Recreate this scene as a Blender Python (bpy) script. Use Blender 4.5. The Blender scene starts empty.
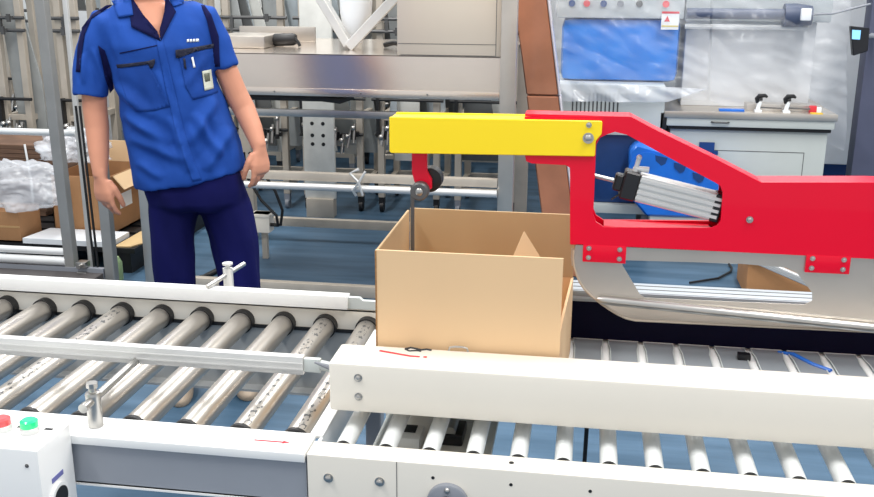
import bpy, bmesh, math, random
from mathutils import Vector, Matrix, noise
from mathutils.bvhtree import BVHTree
R_ = math.radians
S = bpy.context.scene
COL = S.collection
V = Vector

# ---------------------------------------------------------------- materials
MATS = {}
def mat(name, col, rough=.5, metal=0., var=.06, scale=8., bump=0., bscale=60., stretch=(1,1,1), alpha=1., emit=0., coat=0., spec=.5, col2=None, lo=.35, hi=.65, trans=0.):
    if name in MATS: return MATS[name]
    def lin(c): return tuple((x/255/12.92 if x/255 <= .04045 else ((x/255+.055)/1.055)**2.4) for x in c)
    m = bpy.data.materials.new(name); m.use_nodes = True
    nt = m.node_tree; b = nt.nodes['Principled BSDF']
    c = lin(col)
    tc = nt.nodes.new('ShaderNodeTexCoord'); mp = nt.nodes.new('ShaderNodeMapping')
    mp.inputs['Scale'].default_value = stretch
    nt.links.new(tc.outputs['Object'], mp.inputs['Vector'])
    nz = nt.nodes.new('ShaderNodeTexNoise'); nz.inputs['Scale'].default_value = scale; nz.inputs['Detail'].default_value = 4
    nt.links.new(mp.outputs[0], nz.inputs['Vector'])
    cr = nt.nodes.new('ShaderNodeValToRGB')
    cr.color_ramp.elements[0].position = lo; cr.color_ramp.elements[1].position = hi
    if col2 is not None: d = lin(col2)
    else: d = tuple(x*(1-var) for x in c)
    cr.color_ramp.elements[0].color = d+(1,); cr.color_ramp.elements[1].color = c+(1,)
    nt.links.new(nz.outputs['Fac'], cr.inputs['Fac']); nt.links.new(cr.outputs['Color'], b.inputs['Base Color'])
    b.inputs['Roughness'].default_value = rough; b.inputs['Metallic'].default_value = metal
    b.inputs['Alpha'].default_value = alpha; b.inputs['Specular IOR Level'].default_value = spec
    b.inputs['Coat Weight'].default_value = coat; b.inputs['Transmission Weight'].default_value = trans
    if emit: 
        b.inputs['Emission Color'].default_value = c+(1,); b.inputs['Emission Strength'].default_value = emit
    if bump:
        n2 = nt.nodes.new('ShaderNodeTexNoise'); n2.inputs['Scale'].default_value = bscale; n2.inputs['Detail'].default_value = 3
        nt.links.new(mp.outputs[0], n2.inputs['Vector'])
        bp = nt.nodes.new('ShaderNodeBump'); bp.inputs['Strength'].default_value = bump; bp.inputs['Distance'].default_value = .01
        nt.links.new(n2.outputs['Fac'], bp.inputs['Height']); nt.links.new(bp.outputs[0], b.inputs['Normal'])
    MATS[name] = m
    return m

cream = mat('cream_paint', (230,224,212), .35, var=.02, coat=.2)
white = mat('white_paint', (240,240,238), .35, var=.02, coat=.2)
greypaint = mat('grey_paint', (132,136,144), .45, var=.05)
lightgrey = mat('light_grey_paint', (196,202,200), .45, var=.04)
midgrey = mat('mid_grey_plate', (150,154,156), .4, var=.08)
redp = mat('red_gloss_paint', (226,0,44), .3, var=.02, coat=.15, spec=.25)
yelp = mat('yellow_gloss_paint', (255,222,0), .35, var=.01, coat=.2)
chrome = mat('polished_roller_steel', (200,194,186), .33, .82, var=.1, scale=20, stretch=(1,.1,1))
steel = mat('brushed_steel', (190,188,184), .33, 1., var=.1, scale=14, stretch=(1,6,1), bump=.05, bscale=40)
steelplate = mat('stainless_plate', (208,200,190), .32, .8, var=.16, scale=4)  # broad tone variation stands in for a gradient of reflected light
beige = mat('warm_steel_profile', (196,186,172), .45, .35, var=.12, scale=9)
alu = mat('anodised_aluminium', (214,214,212), .4, .45, var=.06, scale=12)
aluw = mat('white_aluminium', (226,228,228), .4, .2, var=.05)
darksteel = mat('dark_steel', (98,98,98), .45, .5, var=.2)
black = mat('black_rubber', (22,22,24), .5, var=.2)
blackgloss = mat('black_plastic', (26,26,30), .3, var=.2)
navybelt = mat('navy_black_belt', (9,9,40), .7, var=.2, spec=.15)
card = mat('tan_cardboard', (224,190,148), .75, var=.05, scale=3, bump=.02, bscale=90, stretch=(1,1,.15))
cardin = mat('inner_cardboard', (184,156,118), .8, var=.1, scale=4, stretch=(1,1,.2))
cardedge = mat('corrugated_edge', (160,118,74), .85, var=.3, scale=150)
brown = mat('brown_wrapped_board', (186,122,90), .6, var=.18, scale=7, coat=.3, bump=.15, bscale=9)
oldcard = mat('old_cardboard', (170,126,86), .8, var=.15, scale=6)
whiteroll = mat('white_plastic_roller', (226,228,226), .35, var=.03)
skin = mat('skin', (214,150,122), .5, var=.08, scale=12, spec=.35)
shirtm = mat('blue_work_cloth', (30,74,158), .8, var=.14, scale=9, bump=.12, bscale=28, spec=.2)
shirtd = mat('blue_pocket_cloth', (27,68,148), .8, var=.12, scale=14, bump=.08, bscale=30, spec=.2)
navy = mat('navy_cloth', (16,20,66), .85, var=.2, scale=9, bump=.1, bscale=25, spec=.15)
trous = mat('navy_trouser_cloth', (20,22,84), .85, var=.3, scale=5, bump=.15, bscale=14, spec=.15, stretch=(1,1,.4))
blackcloth = mat('black_zip_tape', (14,18,44), .7)
whitep = mat('white_print', (235,238,240), .6, var=.01)
redprint = mat('red_print', (214,52,64), .6, var=.02)
blackprint = mat('black_print', (24,26,30), .6, var=.02)
bluep = mat('bright_blue_paint', (20,110,215), .35, var=.15, coat=.3)
bluetank = mat('blue_tank_paint', (14,136,236), .35, coat=.3, scale=5, col2=(26,122,220))
navyp = mat('navy_paint', (22,64,124), .4, var=.2)
slate = mat('slate_blue_paint', (84,88,110), .5, var=.08)
greenb = mat('green_button', (10,214,130), .25, coat=.6, emit=.15)
redb = mat('red_button', (226,80,84), .3, coat=.5)
screenm = mat('lit_screen', (120,180,225), .3, emit=.8)
paper = mat('paper_sheets', (232,236,240), .6, var=.03)
haze = mat('off_white_wall', (206,208,206), .8, var=.08, scale=1.5)
wick = mat('brown_flat_cartons_edge', (116,88,70), .85, var=.4, scale=6, stretch=(1,1,30))
greenj = mat('green_jar', (150,176,130), .4, var=.2)
glove = mat('beige_shoe_cloth', (168,150,130), .5)
hairm = mat('black_hair', (22,20,20), .6, bump=.3, bscale=90)
eyew = mat('eye_white', (235,232,226), .3)
floor_m = mat('blue_vinyl_floor', (76,104,128), .45, col2=(50,78,100), scale=3.2, stretch=(.45,3,1), lo=.35, hi=.65, spec=.4, bump=.04, bscale=30)

def marked_roller():
    m = mat('marked_roller_steel', (200,194,186), .33, .82, var=.08, scale=20, stretch=(1,.1,1)).copy(); m.name = 'marked_roller_steel'
    nt = m.node_tree; b = nt.nodes['Principled BSDF']
    tc = nt.nodes.new('ShaderNodeTexCoord'); w = nt.nodes.new('ShaderNodeTexNoise'); mp = nt.nodes.new('ShaderNodeMapping')
    mp.inputs['Scale'].default_value = (160, 75, 0); w.inputs['Scale'].default_value = 1.; w.inputs['Detail'].default_value = 2
    nt.links.new(tc.outputs['Object'], mp.inputs[0]); nt.links.new(mp.outputs[0], w.inputs['Vector'])
    gt = nt.nodes.new('ShaderNodeMath'); gt.operation = 'GREATER_THAN'; gt.inputs[1].default_value = .57
    nt.links.new(w.outputs['Fac'], gt.inputs[0])
    sep = nt.nodes.new('ShaderNodeSeparateXYZ'); nt.links.new(tc.outputs['Object'], sep.inputs[0])
    ab = nt.nodes.new('ShaderNodeMath'); ab.operation = 'ABSOLUTE'; ad = nt.nodes.new('ShaderNodeMath'); ad.inputs[1].default_value = -.007
    nt.links.new(sep.outputs[0], ad.inputs[0]); nt.links.new(ad.outputs[0], ab.inputs[0])
    lt = nt.nodes.new('ShaderNodeMath'); lt.operation = 'LESS_THAN'; lt.inputs[1].default_value = .008
    nt.links.new(ab.outputs[0], lt.inputs[0])
    mu = nt.nodes.new('ShaderNodeMath'); mu.operation = 'MULTIPLY'; nt.links.new(gt.outputs[0], mu.inputs[0]); nt.links.new(lt.outputs[0], mu.inputs[1])
    mx = nt.nodes.new('ShaderNodeMix'); mx.data_type = 'RGBA'
    src = b.inputs['Base Color'].links[0].from_socket
    nt.links.new(mu.outputs[0], mx.inputs['Factor']); nt.links.new(src, mx.inputs['A']); mx.inputs['B'].default_value = (.16,.16,.16,1)
    nt.links.new(mx.outputs['Result'], b.inputs['Base Color'])
    return m
markm = marked_roller()

def film_mat(name, base, streak, sc=2.2, bp=.3, col=(236,240,246)):
    # clear film: nearly invisible where flat, crease glints painted in as opaque streaks
    m = mat(name, col, .18, var=.02, spec=.7)
    nt = m.node_tree; b = nt.nodes['Principled BSDF']
    tc = nt.nodes.new('ShaderNodeTexCoord'); mp = nt.nodes.new('ShaderNodeMapping'); mp.inputs['Rotation'].default_value = (0, .6, 0); mp.inputs['Scale'].default_value = (.8, 1, 2.2)
    nt.links.new(tc.outputs['Object'], mp.inputs[0])
    nz = nt.nodes.new('ShaderNodeTexNoise'); nz.noise_type = 'RIDGED_MULTIFRACTAL'; nz.normalize = True
    nz.inputs['Scale'].default_value = sc; nz.inputs['Detail'].default_value = 6; nz.inputs['Roughness'].default_value = .62; nz.inputs['Distortion'].default_value = .8
    nt.links.new(mp.outputs[0], nz.inputs['Vector'])
    cr = nt.nodes.new('ShaderNodeValToRGB'); e = cr.color_ramp.elements
    e[0].position = .42; e[0].color = (base,)*3+(1,); e[1].position = .92; e[1].color = (streak,)*3+(1,)
    k = e.new(.66); k.color = (base+(streak-base)*.30,)*3+(1,)
    nt.links.new(nz.outputs['Fac'], cr.inputs['Fac']); nt.links.new(cr.outputs['Color'], b.inputs['Alpha'])
    bu = nt.nodes.new('ShaderNodeBump'); bu.inputs['Strength'].default_value = bp; bu.inputs['Distance'].default_value = .02
    nt.links.new(nz.outputs['Fac'], bu.inputs['Height']); nt.links.new(bu.outputs[0], b.inputs['Normal'])
    return m
film = film_mat('clear_plastic_film', .07, .95, 2.8, .6)
wrapm = film_mat('crumpled_bubble_wrap', .4, .9, 9, .5)

# ---------------------------------------------------------------- builders
def lin3(a, b, t): return a+(b-a)*t
class MB:
    def __init__(s): s.bm = bmesh.new()
    def box(s, x0, x1, y0, y1, z0, z1, bev=0., rot=None, piv=None):
        r = bmesh.ops.create_cube(s.bm, size=1)
        vs = r['verts']
        for v in vs: v.co = V(((x0+x1)/2+v.co.x*(x1-x0), (y0+y1)/2+v.co.y*(y1-y0), (z0+z1)/2+v.co.z*(z1-z0)))
        if rot:
            p = V(piv) if piv else V(((x0+x1)/2, (y0+y1)/2, (z0+z1)/2))
            bmesh.ops.rotate(s.bm, verts=vs, cent=p, matrix=rot)
        if bev:
            es = list({e for v in vs for e in v.link_edges})
            bmesh.ops.bevel(s.bm, geom=es, offset=bev, segments=2, affect='EDGES', profile=.6)
        return s
    def beam(s, p, q, w, h, up=(0,0,1), bev=0.):
        # rectangular bar from p to q
        p, q = V(p), V(q); d = q-p; L = d.length; d.normalize()
        u = V(up)
        if abs(d.dot(u)) > .98: u = V((0,1,0))
        a = d.cross(u).normalized(); u = a.cross(d)
        vs = []
        for e in (p, q):
            for i, j in ((-1,-1),(1,-1),(1,1),(-1,1)): vs.append(s.bm.verts.new(e+a*i*w/2+u*j*h/2))
        fs = [(0,1,2,3),(7,6,5,4)]+[(i, 4+i, 4+(i+1)%4, (i+1)%4) for i in range(4)]
        fl = [s.bm.faces.new([vs[i] for i in f]) for f in fs]
        if bev: bmesh.ops.bevel(s.bm, geom=list({e for f in fl for e in f.edges}), offset=bev, segments=1, affect='EDGES')
        return s
    def tube(s, pts, r, seg=12, cap=True, sx=1.):
        # swept round section; r number or list
        pts = [V(p) for p in pts]; n = len(pts)
        rs = r if isinstance(r, (list, tuple)) else [r]*n
        rings = []; prev = None
        for i, p in enumerate(pts):
            t = (pts[min(i+1, n-1)]-pts[max(i-1, 0)]).normalized()
            if prev is None:
                a = t.orthogonal().normalized()
            else:
                a = (prev-t*prev.dot(t)).normalized()
            prev = a; b = t.cross(a)
            rings.append([s.bm.verts.new(p+(a*math.cos(k*2*math.pi/seg)+b*math.sin(k*2*math.pi/seg)*sx)*rs[i]) for k in range(seg)])
        for i in range(n-1):
            for k in range(seg):
                s.bm.faces.new((rings[i][k], rings[i][(k+1)%seg], rings[i+1][(k+1)%seg], rings[i+1][k]))
        if cap: s.bm.faces.new(rings[0][::-1]); s.bm.faces.new(rings[-1])
        return s
    def cyl(s, p, q, r, seg=24): return s.tube([p, q], r, seg)
    def ellipse_loft(s, rings, seg=28, pw=2.):
        # rings: (cx, cy, cz, rx, ry[, tilt]) horizontal sections
        out = []
        for g in rings:
            cx, cy, cz, rx, ry = g[:5]; tl = g[5] if len(g) > 5 else 0
            row = []
            for k in range(seg):
                a = 2*math.pi*k/seg; c, q = math.cos(a), math.sin(a)
                x = rx*math.copysign(abs(c)**(2/pw), c); y = ry*math.copysign(abs(q)**(2/pw), q)
                row.append(s.bm.verts.new((cx+x, cy+y, cz+tl*x)))
            out.append(row)
        for i in range(len(out)-1):
            for k in range(seg): s.bm.faces.new((out[i][k], out[i][(k+1)%seg], out[i+1][(k+1)%seg], out[i+1][k]))
        s.bm.faces.new(out[0][::-1]); s.bm.faces.new(out[-1])
        return s
    def prism(s, poly, y0, y1, holes=(), axis='Y', bev=0.):
        # polygon in XZ (or XY for axis Z, YZ for axis X) extruded; holes by triangle fill
        def P(a, b, c): return V((a, c, b)) if axis == 'Y' else (V((a, b, c)) if axis == 'Z' else V((c, a, b)))
        t = bmesh.new(); edges = []
        for lp in [poly]+list(holes):
            vs = [t.verts.new(P(a, b, y0)) for a, b in lp]
            edges += [t.edges.new((vs[i], vs[(i+1) % len(vs)])) for i in range(len(vs))]
        if holes: bmesh.ops.triangle_fill(t, use_beauty=True, use_dissolve=False, edges=edges)
        else: t.faces.new(t.verts[:])
        r = bmesh.ops.extrude_face_region(t, geom=t.faces[:])
        off = P(0, 0, y1)-P(0, 0, y0)
        for v in [g for g in r['geom'] if isinstance(g, bmesh.types.BMVert)]: v.co += off
        bmesh.ops.recalc_face_normals(t, faces=t.faces[:])
        if bev:
            es = [e for e in t.edges if len(e.link_faces) == 2 and e.calc_face_angle(0) > .6]
            bmesh.ops.bevel(t, geom=es, offset=bev, segments=1, affect='EDGES')
        me = bpy.data.meshes.new('tmp'); t.to_mesh(me); t.free(); s.bm.from_mesh(me); bpy.data.meshes.remove(me)
        return s
    def sphere(s, c, r, seg=16, sc=(1,1,1)):
        q = bmesh.ops.create_uvsphere(s.bm, u_segments=seg, v_segments=max(6, seg//2), radius=r)
        for v in q['verts']: v.co = V(c)+V((v.co.x*sc[0], v.co.y*sc[1], v.co.z*sc[2]))
        return s
    def build(s, name, m, parent=None, smooth=True, fix=True, ang=35):
        if fix: bmesh.ops.recalc_face_normals(s.bm, faces=s.bm.faces[:])
        if parent is not None:
            o0 = ROOT[parent.name] if parent.name in ROOT else V((0,0,0))
        else: o0 = V((0,0,0))
        for v in s.bm.verts: v.co -= o0
        me = bpy.data.meshes.new(name); s.bm.to_mesh(me); s.bm.free()
        me.materials.append(m)
        if smooth:
            for p in me.polygons: p.use_smooth = True
            me.set_sharp_from_angle(angle=R_(ang))
        o = bpy.data.objects.new(name, me); COL.objects.link(o)
        if parent is not None: o.parent = parent; ROOT[o.name] = o0
        return o
ROOT = {}
def tag(o, label, cat, group=None, kind=None):
    if label: o['label'] = label
    if cat: o['category'] = cat
    if group: o['group'] = group
    if kind: o['kind'] = kind
    return o
def thing(name, loc, label, cat, group=None):
    o = bpy.data.objects.new(name, None); o.empty_display_size = .1; COL.objects.link(o)
    o.location = loc; ROOT[o.name] = V(loc)
    return tag(o, label, cat, group)
def rebase(o):
    # puts a single-mesh thing's origin at its base
    me = o.data; xs = [v.co for v in me.vertices]
    c = V((sum(v.x for v in xs)/len(xs), sum(v.y for v in xs)/len(xs), min(v.z for v in xs)))
    for v in me.vertices: v.co -= c
    o.location = c
    return o
def struct(o): o['kind'] = 'structure'; return o
def copy_tree(o, parent=None):
    c = o.copy(); COL.objects.link(c)
    if parent is not None: c.parent = parent
    for ch in list(o.children): copy_tree(ch, c)
    return c

def bolt(p, r, parent, m=steel, n='bolt', d=(0,-1,0), hex_=False):
    b = MB(); p = V(p); d = V(d)
    b.tube([p, p+d*r*.25], r*1.15, 20)
    b.tube([p+d*r*.2, p+d*r*.75, p+d*r*.95], [r*.85, r*.75, r*.45], 6 if hex_ else 16)
    return b.build(n, m, parent)
# ================================================================ setting
def plane_box(name, x0, x1, y0, y1, z0, z1, m):
    o = MB().box(x0, x1, y0, y1, z0, z1).build(name, m, smooth=False); return struct(o)
plane_box('floor', -8, 7, -3, 9, -.05, 0, floor_m)
plane_box('wall_left', -8.2, -8, -3, 9, 0, 4.2, haze)
plane_box('wall_back', -8, 7, 8.8, 9, 0, 4.2, haze)

# ================================================================ left roller conveyor
RX0, RP, ZT = -1.4447, .105, .7025
conv = thing('roller_conveyor', (-1.3, 1.83, 0), 'conveyor of bare steel rollers between white rails, at the left in front of the worker', 'conveyor')
XL, XR = -2.2, -.457
b = MB(); b.box(XL, XR, 1.452, 1.526, .691, .700, .002); b.box(XL, XR, 1.447, 1.4535, .683, .700, .002)
fl = b.build('top_flange', white, conv)
b = MB(); b.box(XL, XR, 1.456, 1.464, .598, .691); b.box(XL, XR, 1.456, 1.52, .598, .604); b.build('side_channel', mat('channel_grey', (152,156,164), .45, var=.05), conv)
b = MB(); b.box(XL, XR, 1.4535, 1.4575, .5975, .601); b.build('channel_lip', white, conv)
b = MB(); b.box(XL, XR+.0, 2.131, 2.139, .668, .722, .001); b.box(XL, XR, 2.131, 2.20, .714, .722, .002); b.build('rear_side_plate', cream, conv)
b = MB(); b.box(XL, XR, 2.133, 2.142, .50, .661); b.box(XL, XR, 2.10, 2.14, .50, .506); b.build('rear_channel', mat('pale_grey_channel', (176,178,178), .45, var=.05), conv)
b = MB(); b.box(XL, XR, 2.128, 2.1345, .660, .669); b.build('dark_slot_strip', black, conv)  # strip's black stands in for the dark of the slot below the plate
for x in (-1.95, -1.2+.0, -.68):
    pass
for x in (-1.9, -.495):
    for y in (1.49, 2.165):
        b = MB(); b.beam((x, y, .03), (x, y, .6), .04, .04, bev=.003); b.tube([(x, y, 0), (x, y, .012), (x, y, .03)], [.03, .03, .012], 16)
        b.build('leg', greypaint, conv)
for x in (-1.62, -1.9):
    b = MB(); b.box(x-.02, x+.02, 1.47, 2.13, .57, .61, .002); b.build('cross_member', greypaint, conv)
for i in range(-6, 10):
    x = RX0+i*RP
    # the roller's own origin lies on its axis, so its printed marks stay on its own surface
    ro = MB(); ro.tube([(0, 1.534, 0), (0, 1.537, 0), (0, 2.113, 0), (0, 2.117, 0)], [.0235, .025, .025, .0235], 32)
    o = ro.build('roller', markm if i in (3, 8, 9) else chrome, None)
    o.parent = conv; o.location = V((x, 0, ZT-.025))-V(conv.location)
    ROOT[o.name] = V((x, 0, ZT-.025))
    for ya, yb in ((1.527, 1.536), (2.110, 2.131)):
        c = MB(); c.tube([(x, ya, ZT-.025), (x, yb, ZT-.025)], .0272 if ya < 2 else .0288, 28); c.build('end_cap', black, o)
# printed red sticker on front flange
b = MB(); b.box(-.560, -.505, 1.4815, 1.4855, .7002, .7008)
b.prism([(-.507, 1.478), (-.494, 1.4835), (-.507, 1.489)], .7002, .7008, axis='Z'); b.build('arrow_sticker', redprint, conv, False)
b = MB(); b.box(-.66, -.60, 1.478, 1.496, .7001, .7004); b.build('small_label', lightgrey, conv, False)

# front guide rail with clamp post
def guide(name, label, x0, x1, y, z0, z1, dep, m, posts, side):
    g = thing(name, ((x0+x1)/2, y, z0), label, 'guide rail')
    b = MB(); b.box(x0, x1, y, y+dep, z0, z1, .002)
    if side < 0:
        for zz in (z0+.012, z0+.024): b.box(x0, x1, y-.0025, y+.001, zz-.0012, zz+.0012)
    b.build('rail', m, g)
    return g
gf = guide('guide_rail', 'slim ribbed aluminium guide rail crossing over the steel rollers on the near side', -2.1, -.52, 1.66, .752, .789, .018, alu, (), -1)
b = MB(); b.box(-.52, -.487, 1.664, 1.676, .757, .785, .002); b.tube([(-.487, 1.67, .772), (-.452, 1.665, .768)], .010, 12); b.build('end_bracket', lightgrey, gf)
b = MB(); b.tube([(-.495, 1.655, .783), (-.47, 1.655, .776), (-.458, 1.655, .768)], [.002, .005, .002], 8); b.build('end_clip', greypaint, gf)
for xx in (-.865, -1.9):
    b = MB(); b.tube([(xx, 1.49, .701), (xx, 1.49, .762)], .0135, 24); b.build('clamp_post', steel, gf)
    b = MB(); b.tube([(xx, 1.49, .762), (xx, 1.49, .767), (xx, 1.49, .769), (xx, 1.49, .776), (xx, 1.49, .778)], [.014, .013, .007, .007, .006], 20)
    b.tube([(xx, 1.49, .777), (xx, 1.49, .786)], .0105, 8); b.build('clamp_knob', steel, gf)
    b = MB(); b.tube([(xx, 1.455, .752), (xx, 1.672, .758)], .008, 14); b.tube([(xx, 1.452, .752), (xx, 1.463, .7525)], .009, 14); b.build('rod', steel, gf)
gr = guide('guide_rail', 'wide white guide rail along the far edge of the steel roller conveyor', -2.15, -.548, 2.118, .7235, .757, .03, white, (), 1)
b = MB(); b.prism([(-.548, .7235), (-.548, .752), (-.52, .752), (-.512, .745), (-.47, .745), (-.47, .7235)], 2.128, 2.14); b.build('end_bracket', lightgrey, gr)
for xx in (-.87,):
    b = MB(); b.tube([(xx, 2.185, .723), (xx, 2.185, .792)], .0125, 20); b.build('clamp_post', alu, gr)
    b = MB(); b.tube([(xx, 2.185, .79), (xx, 2.185, .800), (xx, 2.185, .801), (xx, 2.185, .806)], [.006, .006, .013, .013], 12); b.build('clamp_knob', alu, gr)
    b = MB(); b.tube([(xx-.03, 2.12, .762), (xx+.025, 2.235, .79)], .0062, 12); b.build('rod', steel, gr)

# ================================================================ control box
cb = thing('control_box', (-1.05, 1.39, 0), 'white control box with red and green push buttons in the bottom left corner', 'control box')
b = MB(); b.box(-1.25, -.890, 1.340, 1.4465, .42, .725, .004); b.build('housing', white, cb)
b = MB(); b.box(-1.22, -1.18, 1.40, 1.44, .0, .42); b.box(-1.0, -.96, 1.40, 1.44, .0, .42); b.build('stand', greypaint, cb)
for x, m in ((-.940, greenb), (-.992, redb)):
    b = MB(); b.tube([(x, 1.402, .725), (x, 1.402, .7345), (x, 1.402, .7365)], [.0165, .0165, .015], 24); pb = b.build('push_button', alu, cb)
    b = MB(); b.tube([(x, 1.402, .7355), (x, 1.402, .747), (x, 1.402, .750)], [.0153, .0153, .011], 24); b.build('button_cap', m, pb)
    b = MB(); b.box(x+.019, x+.034, 1.414, 1.421, .7251, .7257); b.build('button_label', blackprint, cb, False)
b = MB(); b.tube([(-.890, 1.385, .612), (-.884, 1.385, .612)], .027, 24); so = b.build('socket_ring', white, cb)
b = MB(); b.tube([(-.8835, 1.385, .612), (-.8825, 1.385, .612)], .021, 24); b.build('socket_opening', black, so)
b = MB(); b.box(-.8899, -.889, 1.372, 1.408, .645, .654); b.build('side_label', mat('purple_grey_label', (110,112,170), .6), cb, False)
bolt((-.912, 1.340, .695), .003, cb, darksteel, 'screw')

# ================================================================ case sealing machine
mc = thing('carton_sealing_machine', (.3, 1.8, 0), 'long cream machine base of white plastic rollers beneath the carton and red arm', 'machine')
MX0, MX1 = -.453, 1.15
b = MB(); b.box(MX0, MX1, 1.450, 1.498, .694, .7005, .002); b.box(MX0, MX1, 1.4475, 1.456, .40, .7005, .003); b.box(MX0, MX0+.006, 1.452, 1.498, .40, .696); b.build('front_panel', cream, mc)
b = MB(); b.box(MX0, MX1, 2.075, 2.12, .694, .699, .001); b.box(MX0, MX1, 2.11, 2.12, .60, .697); b.build('rear_panel', cream, mc)
b = MB(); b.box(-.472, -.447, 1.53, 2.075, .688, .695, .001); b.box(-.453, -.447, 1.50, 2.075, .6, .69); b.build('end_plate', white, mc)
b = MB(); b.box(-.2945, -.2935, 1.4468, 1.4476, .40, .70); b.build('panel_seam', darksteel, mc, False)
b = MB(); b.box(MX0+.01, MX1-.01, 1.46, 1.49, .42, .46); b.build('lower_rail', greypaint, mc)
for x in (-.42, 1.1):
    for y in (1.48, 2.09):
        b = MB(); b.beam((x, y, .03), (x, y, .42 if y < 2 else .65), .05, .05, bev=.003); b.tube([(x, y, 0), (x, y, .03)], .03, 16); b.build('leg', cream, mc)
for k in range(0, 19):
    x = -.402+.0778*k
    ro = MB(); ro.tube([(x, 1.505, ZT-.0155), (x, 1.507, ZT-.0155), (x, 2.06, ZT-.0155)], [.0145, .0155, .0155], 22); r = ro.build('roller', whiteroll, mc)
    c = MB(); c.tube([(x, 1.4985, ZT-.0155), (x, 1.5052, ZT-.0155)], .0148, 20); c.build('end_cap', black, r)
    # grey cover plates between rollers on the far half
    if k < 5: continue
    b = MB(); b.prism([(x+.0085, 1.80), (x+.0693, 1.80), (x+.0693, 2.02), (x+.0725, 2.045), (x+.0725, 2.0735), (x+.0053, 2.0735), (x+.0053, 2.045), (x+.0085, 2.02)], .7015, .7035, axis='Z', bev=.0008)
    b.build('cover_plate', mat('grey_cover_plate', (140,147,152), .4, .1, var=.06), mc)
    if k > 2:
        b = MB(); b.tube([(x+.0063, 2.073, .7042), (x+.0063, 2.045, .7042), (x+.0098, 2.02, .7042), (x+.0098, 1.88, .7042)], .0013, 6)
        b.tube([(x+.0715, 2.073, .7042), (x+.0715, 2.045, .7042), (x+.0680, 2.02, .7042), (x+.0680, 1.88, .7042)], .0013, 6); b.tube([(x+.0063, 2.072, .7042), (x+.0715, 2.072, .7042)], .0013, 6); b.build('plate_edging', lightgrey, mc)
for x, z in ((-.415, .658), (-.324, .659)): bolt((x, 1.4478, z), .0075, mc, steel, 'bolt')
for x, z in ((-.231, .675), (-.098, .674), (.034, .674)):
    b = MB(); b.tube([(x, 1.4482, z), (x, 1.4470, z)], .003, 12); b.build('screw_hole', black, mc)
b = MB(); b.tube([(-.1, 1.474, .7002), (-.1, 1.474, .7012)], .0045, 12); b.build('screw_hole', black, mc)
b = MB(); b.tube([(-.205, 1.449, .632), (-.205, 1.438, .632), (-.205, 1.436, .632)], [.036, .036, .033], 36); hw = b.build('adjusting_collar', greypaint, mc)
b = MB(); b.tube([(-.205, 1.437, .632), (-.205, 1.434, .632)], .016, 24); b.build('collar_bore', black, hw)
b = MB(); b.sphere((-.205, 1.437, .659), .0055, 12); b.build('collar_screw', steel, hw)
# mechanism seen between the first rollers
b = MB(); b.box(-.365, -.150, 1.54, 1.86, .612, .625, .002); b.build('motor_shelf', cream, mc)
b = MB(); b.box(-.340, -.285, 1.62, 1.68, .625, .655, .003); vb = b.build('valve_block', white, mc)
b = MB(); b.box(-.328, -.297, 1.645, 1.674, .6552, .657); b.build('valve_window', black, vb)
b = MB(); b.box(-.262, -.208, 1.66, 1.73, .625, .648, .004); mo = b.build('drive_motor', blackgloss, mc)
b = MB(); b.tube([(-.232, 1.665, .652), (-.232, 1.725, .652)], .010, 18); b.build('motor_shaft', steel, mo)
b = MB(); b.tube([(-.235, 1.59, .625), (-.235, 1.59, .632)], .014, 20); b.build('pulley', black, mc)
b = MB(); b.box(-.385, -.372, 1.52, 2.05, .60, .612); b.build('cross_bar', lightgrey, mc)
b = MB(); b.tube([(.035, 2.06, .66), (.03, 2.05, .3), (.03, 2.06, .02)], .005, 8); b.build('hose', black, mc)
# items at the far right between the covers
b = MB(); b.tube([(.44, 2.065, .70), (.47, 2.05, .704), (.50, 2.0, .703), (.53, 1.97, .703)], .0055, 10); b.build('blue_hose', bluep, mc)
b = MB(); b.box(.345, .372, 2.0, 2.02, .703, .716, .002); b.build('sensor', blackgloss, mc)

# side drive guards, near and far
g1 = thing('side_drive_guard', (.2, 1.6, .734), 'thick cream guard bar on the near side of the carton, two bolts at its end', 'guard')
prof = [(1.558, .734), (1.648, .734), (1.648, .8275), (1.562, .8275), (1.555, .820), (1.555, .738)]
b = MB()
# bar with its top left corner cut
b.box(-.440, 1.12, 1.555, 1.652, .734, .8275, .006)
b.build('housing', cream, g1)
b = MB(); b.box(-.42, 1.12, 1.6525, 1.6575, .739, .815); b.build('drive_belt', navybelt, g1)
for z in (.802, .765): bolt((-.385, 1.5555, z), .0065, g1, steel)
for x in (-.3, .9):
    b = MB(); b.box(x-.02, x+.02, 1.575, 1.6, .7015, .736); b.build('mount', greypaint, g1) if x > 99 else b.bm.free()
b = MB()
b.prism([(-.361, 1.622), (-.300, 1.606), (-.282, 1.606), (-.282, 1.611), (-.300, 1.612), (-.361, 1.629)], .8276, .8282, axis='Z'); b.sphere((-.272, 1.609, .828), .004, 10, (1,1,.15)); b.build('red_sticker_line', redprint, g1, False)
b = MB(); b.tube([(-.315, 1.640, .8282), (-.306, 1.648, .8282), (-.296, 1.645, .8282), (-.285, 1.640, .8282), (-.275, 1.645, .8282), (-.266, 1.642, .8282)], .0022, 6)
b.tube([(-.315, 1.640, .8282), (-.306, 1.632, .8282), (-.292, 1.636, .8282), (-.284, 1.634, .8282)], .0018, 6); b.build('sticker_symbol', blackprint, g1)
b = MB(); b.tube([(-.235, 1.648, .824), (-.232, 1.648, .834), (-.222, 1.648, .836), (-.208, 1.648, .836), (-.200, 1.648, .834), (-.197, 1.648, .824)], .002, 8); b.build('wire_clip', steel, g1)
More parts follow.
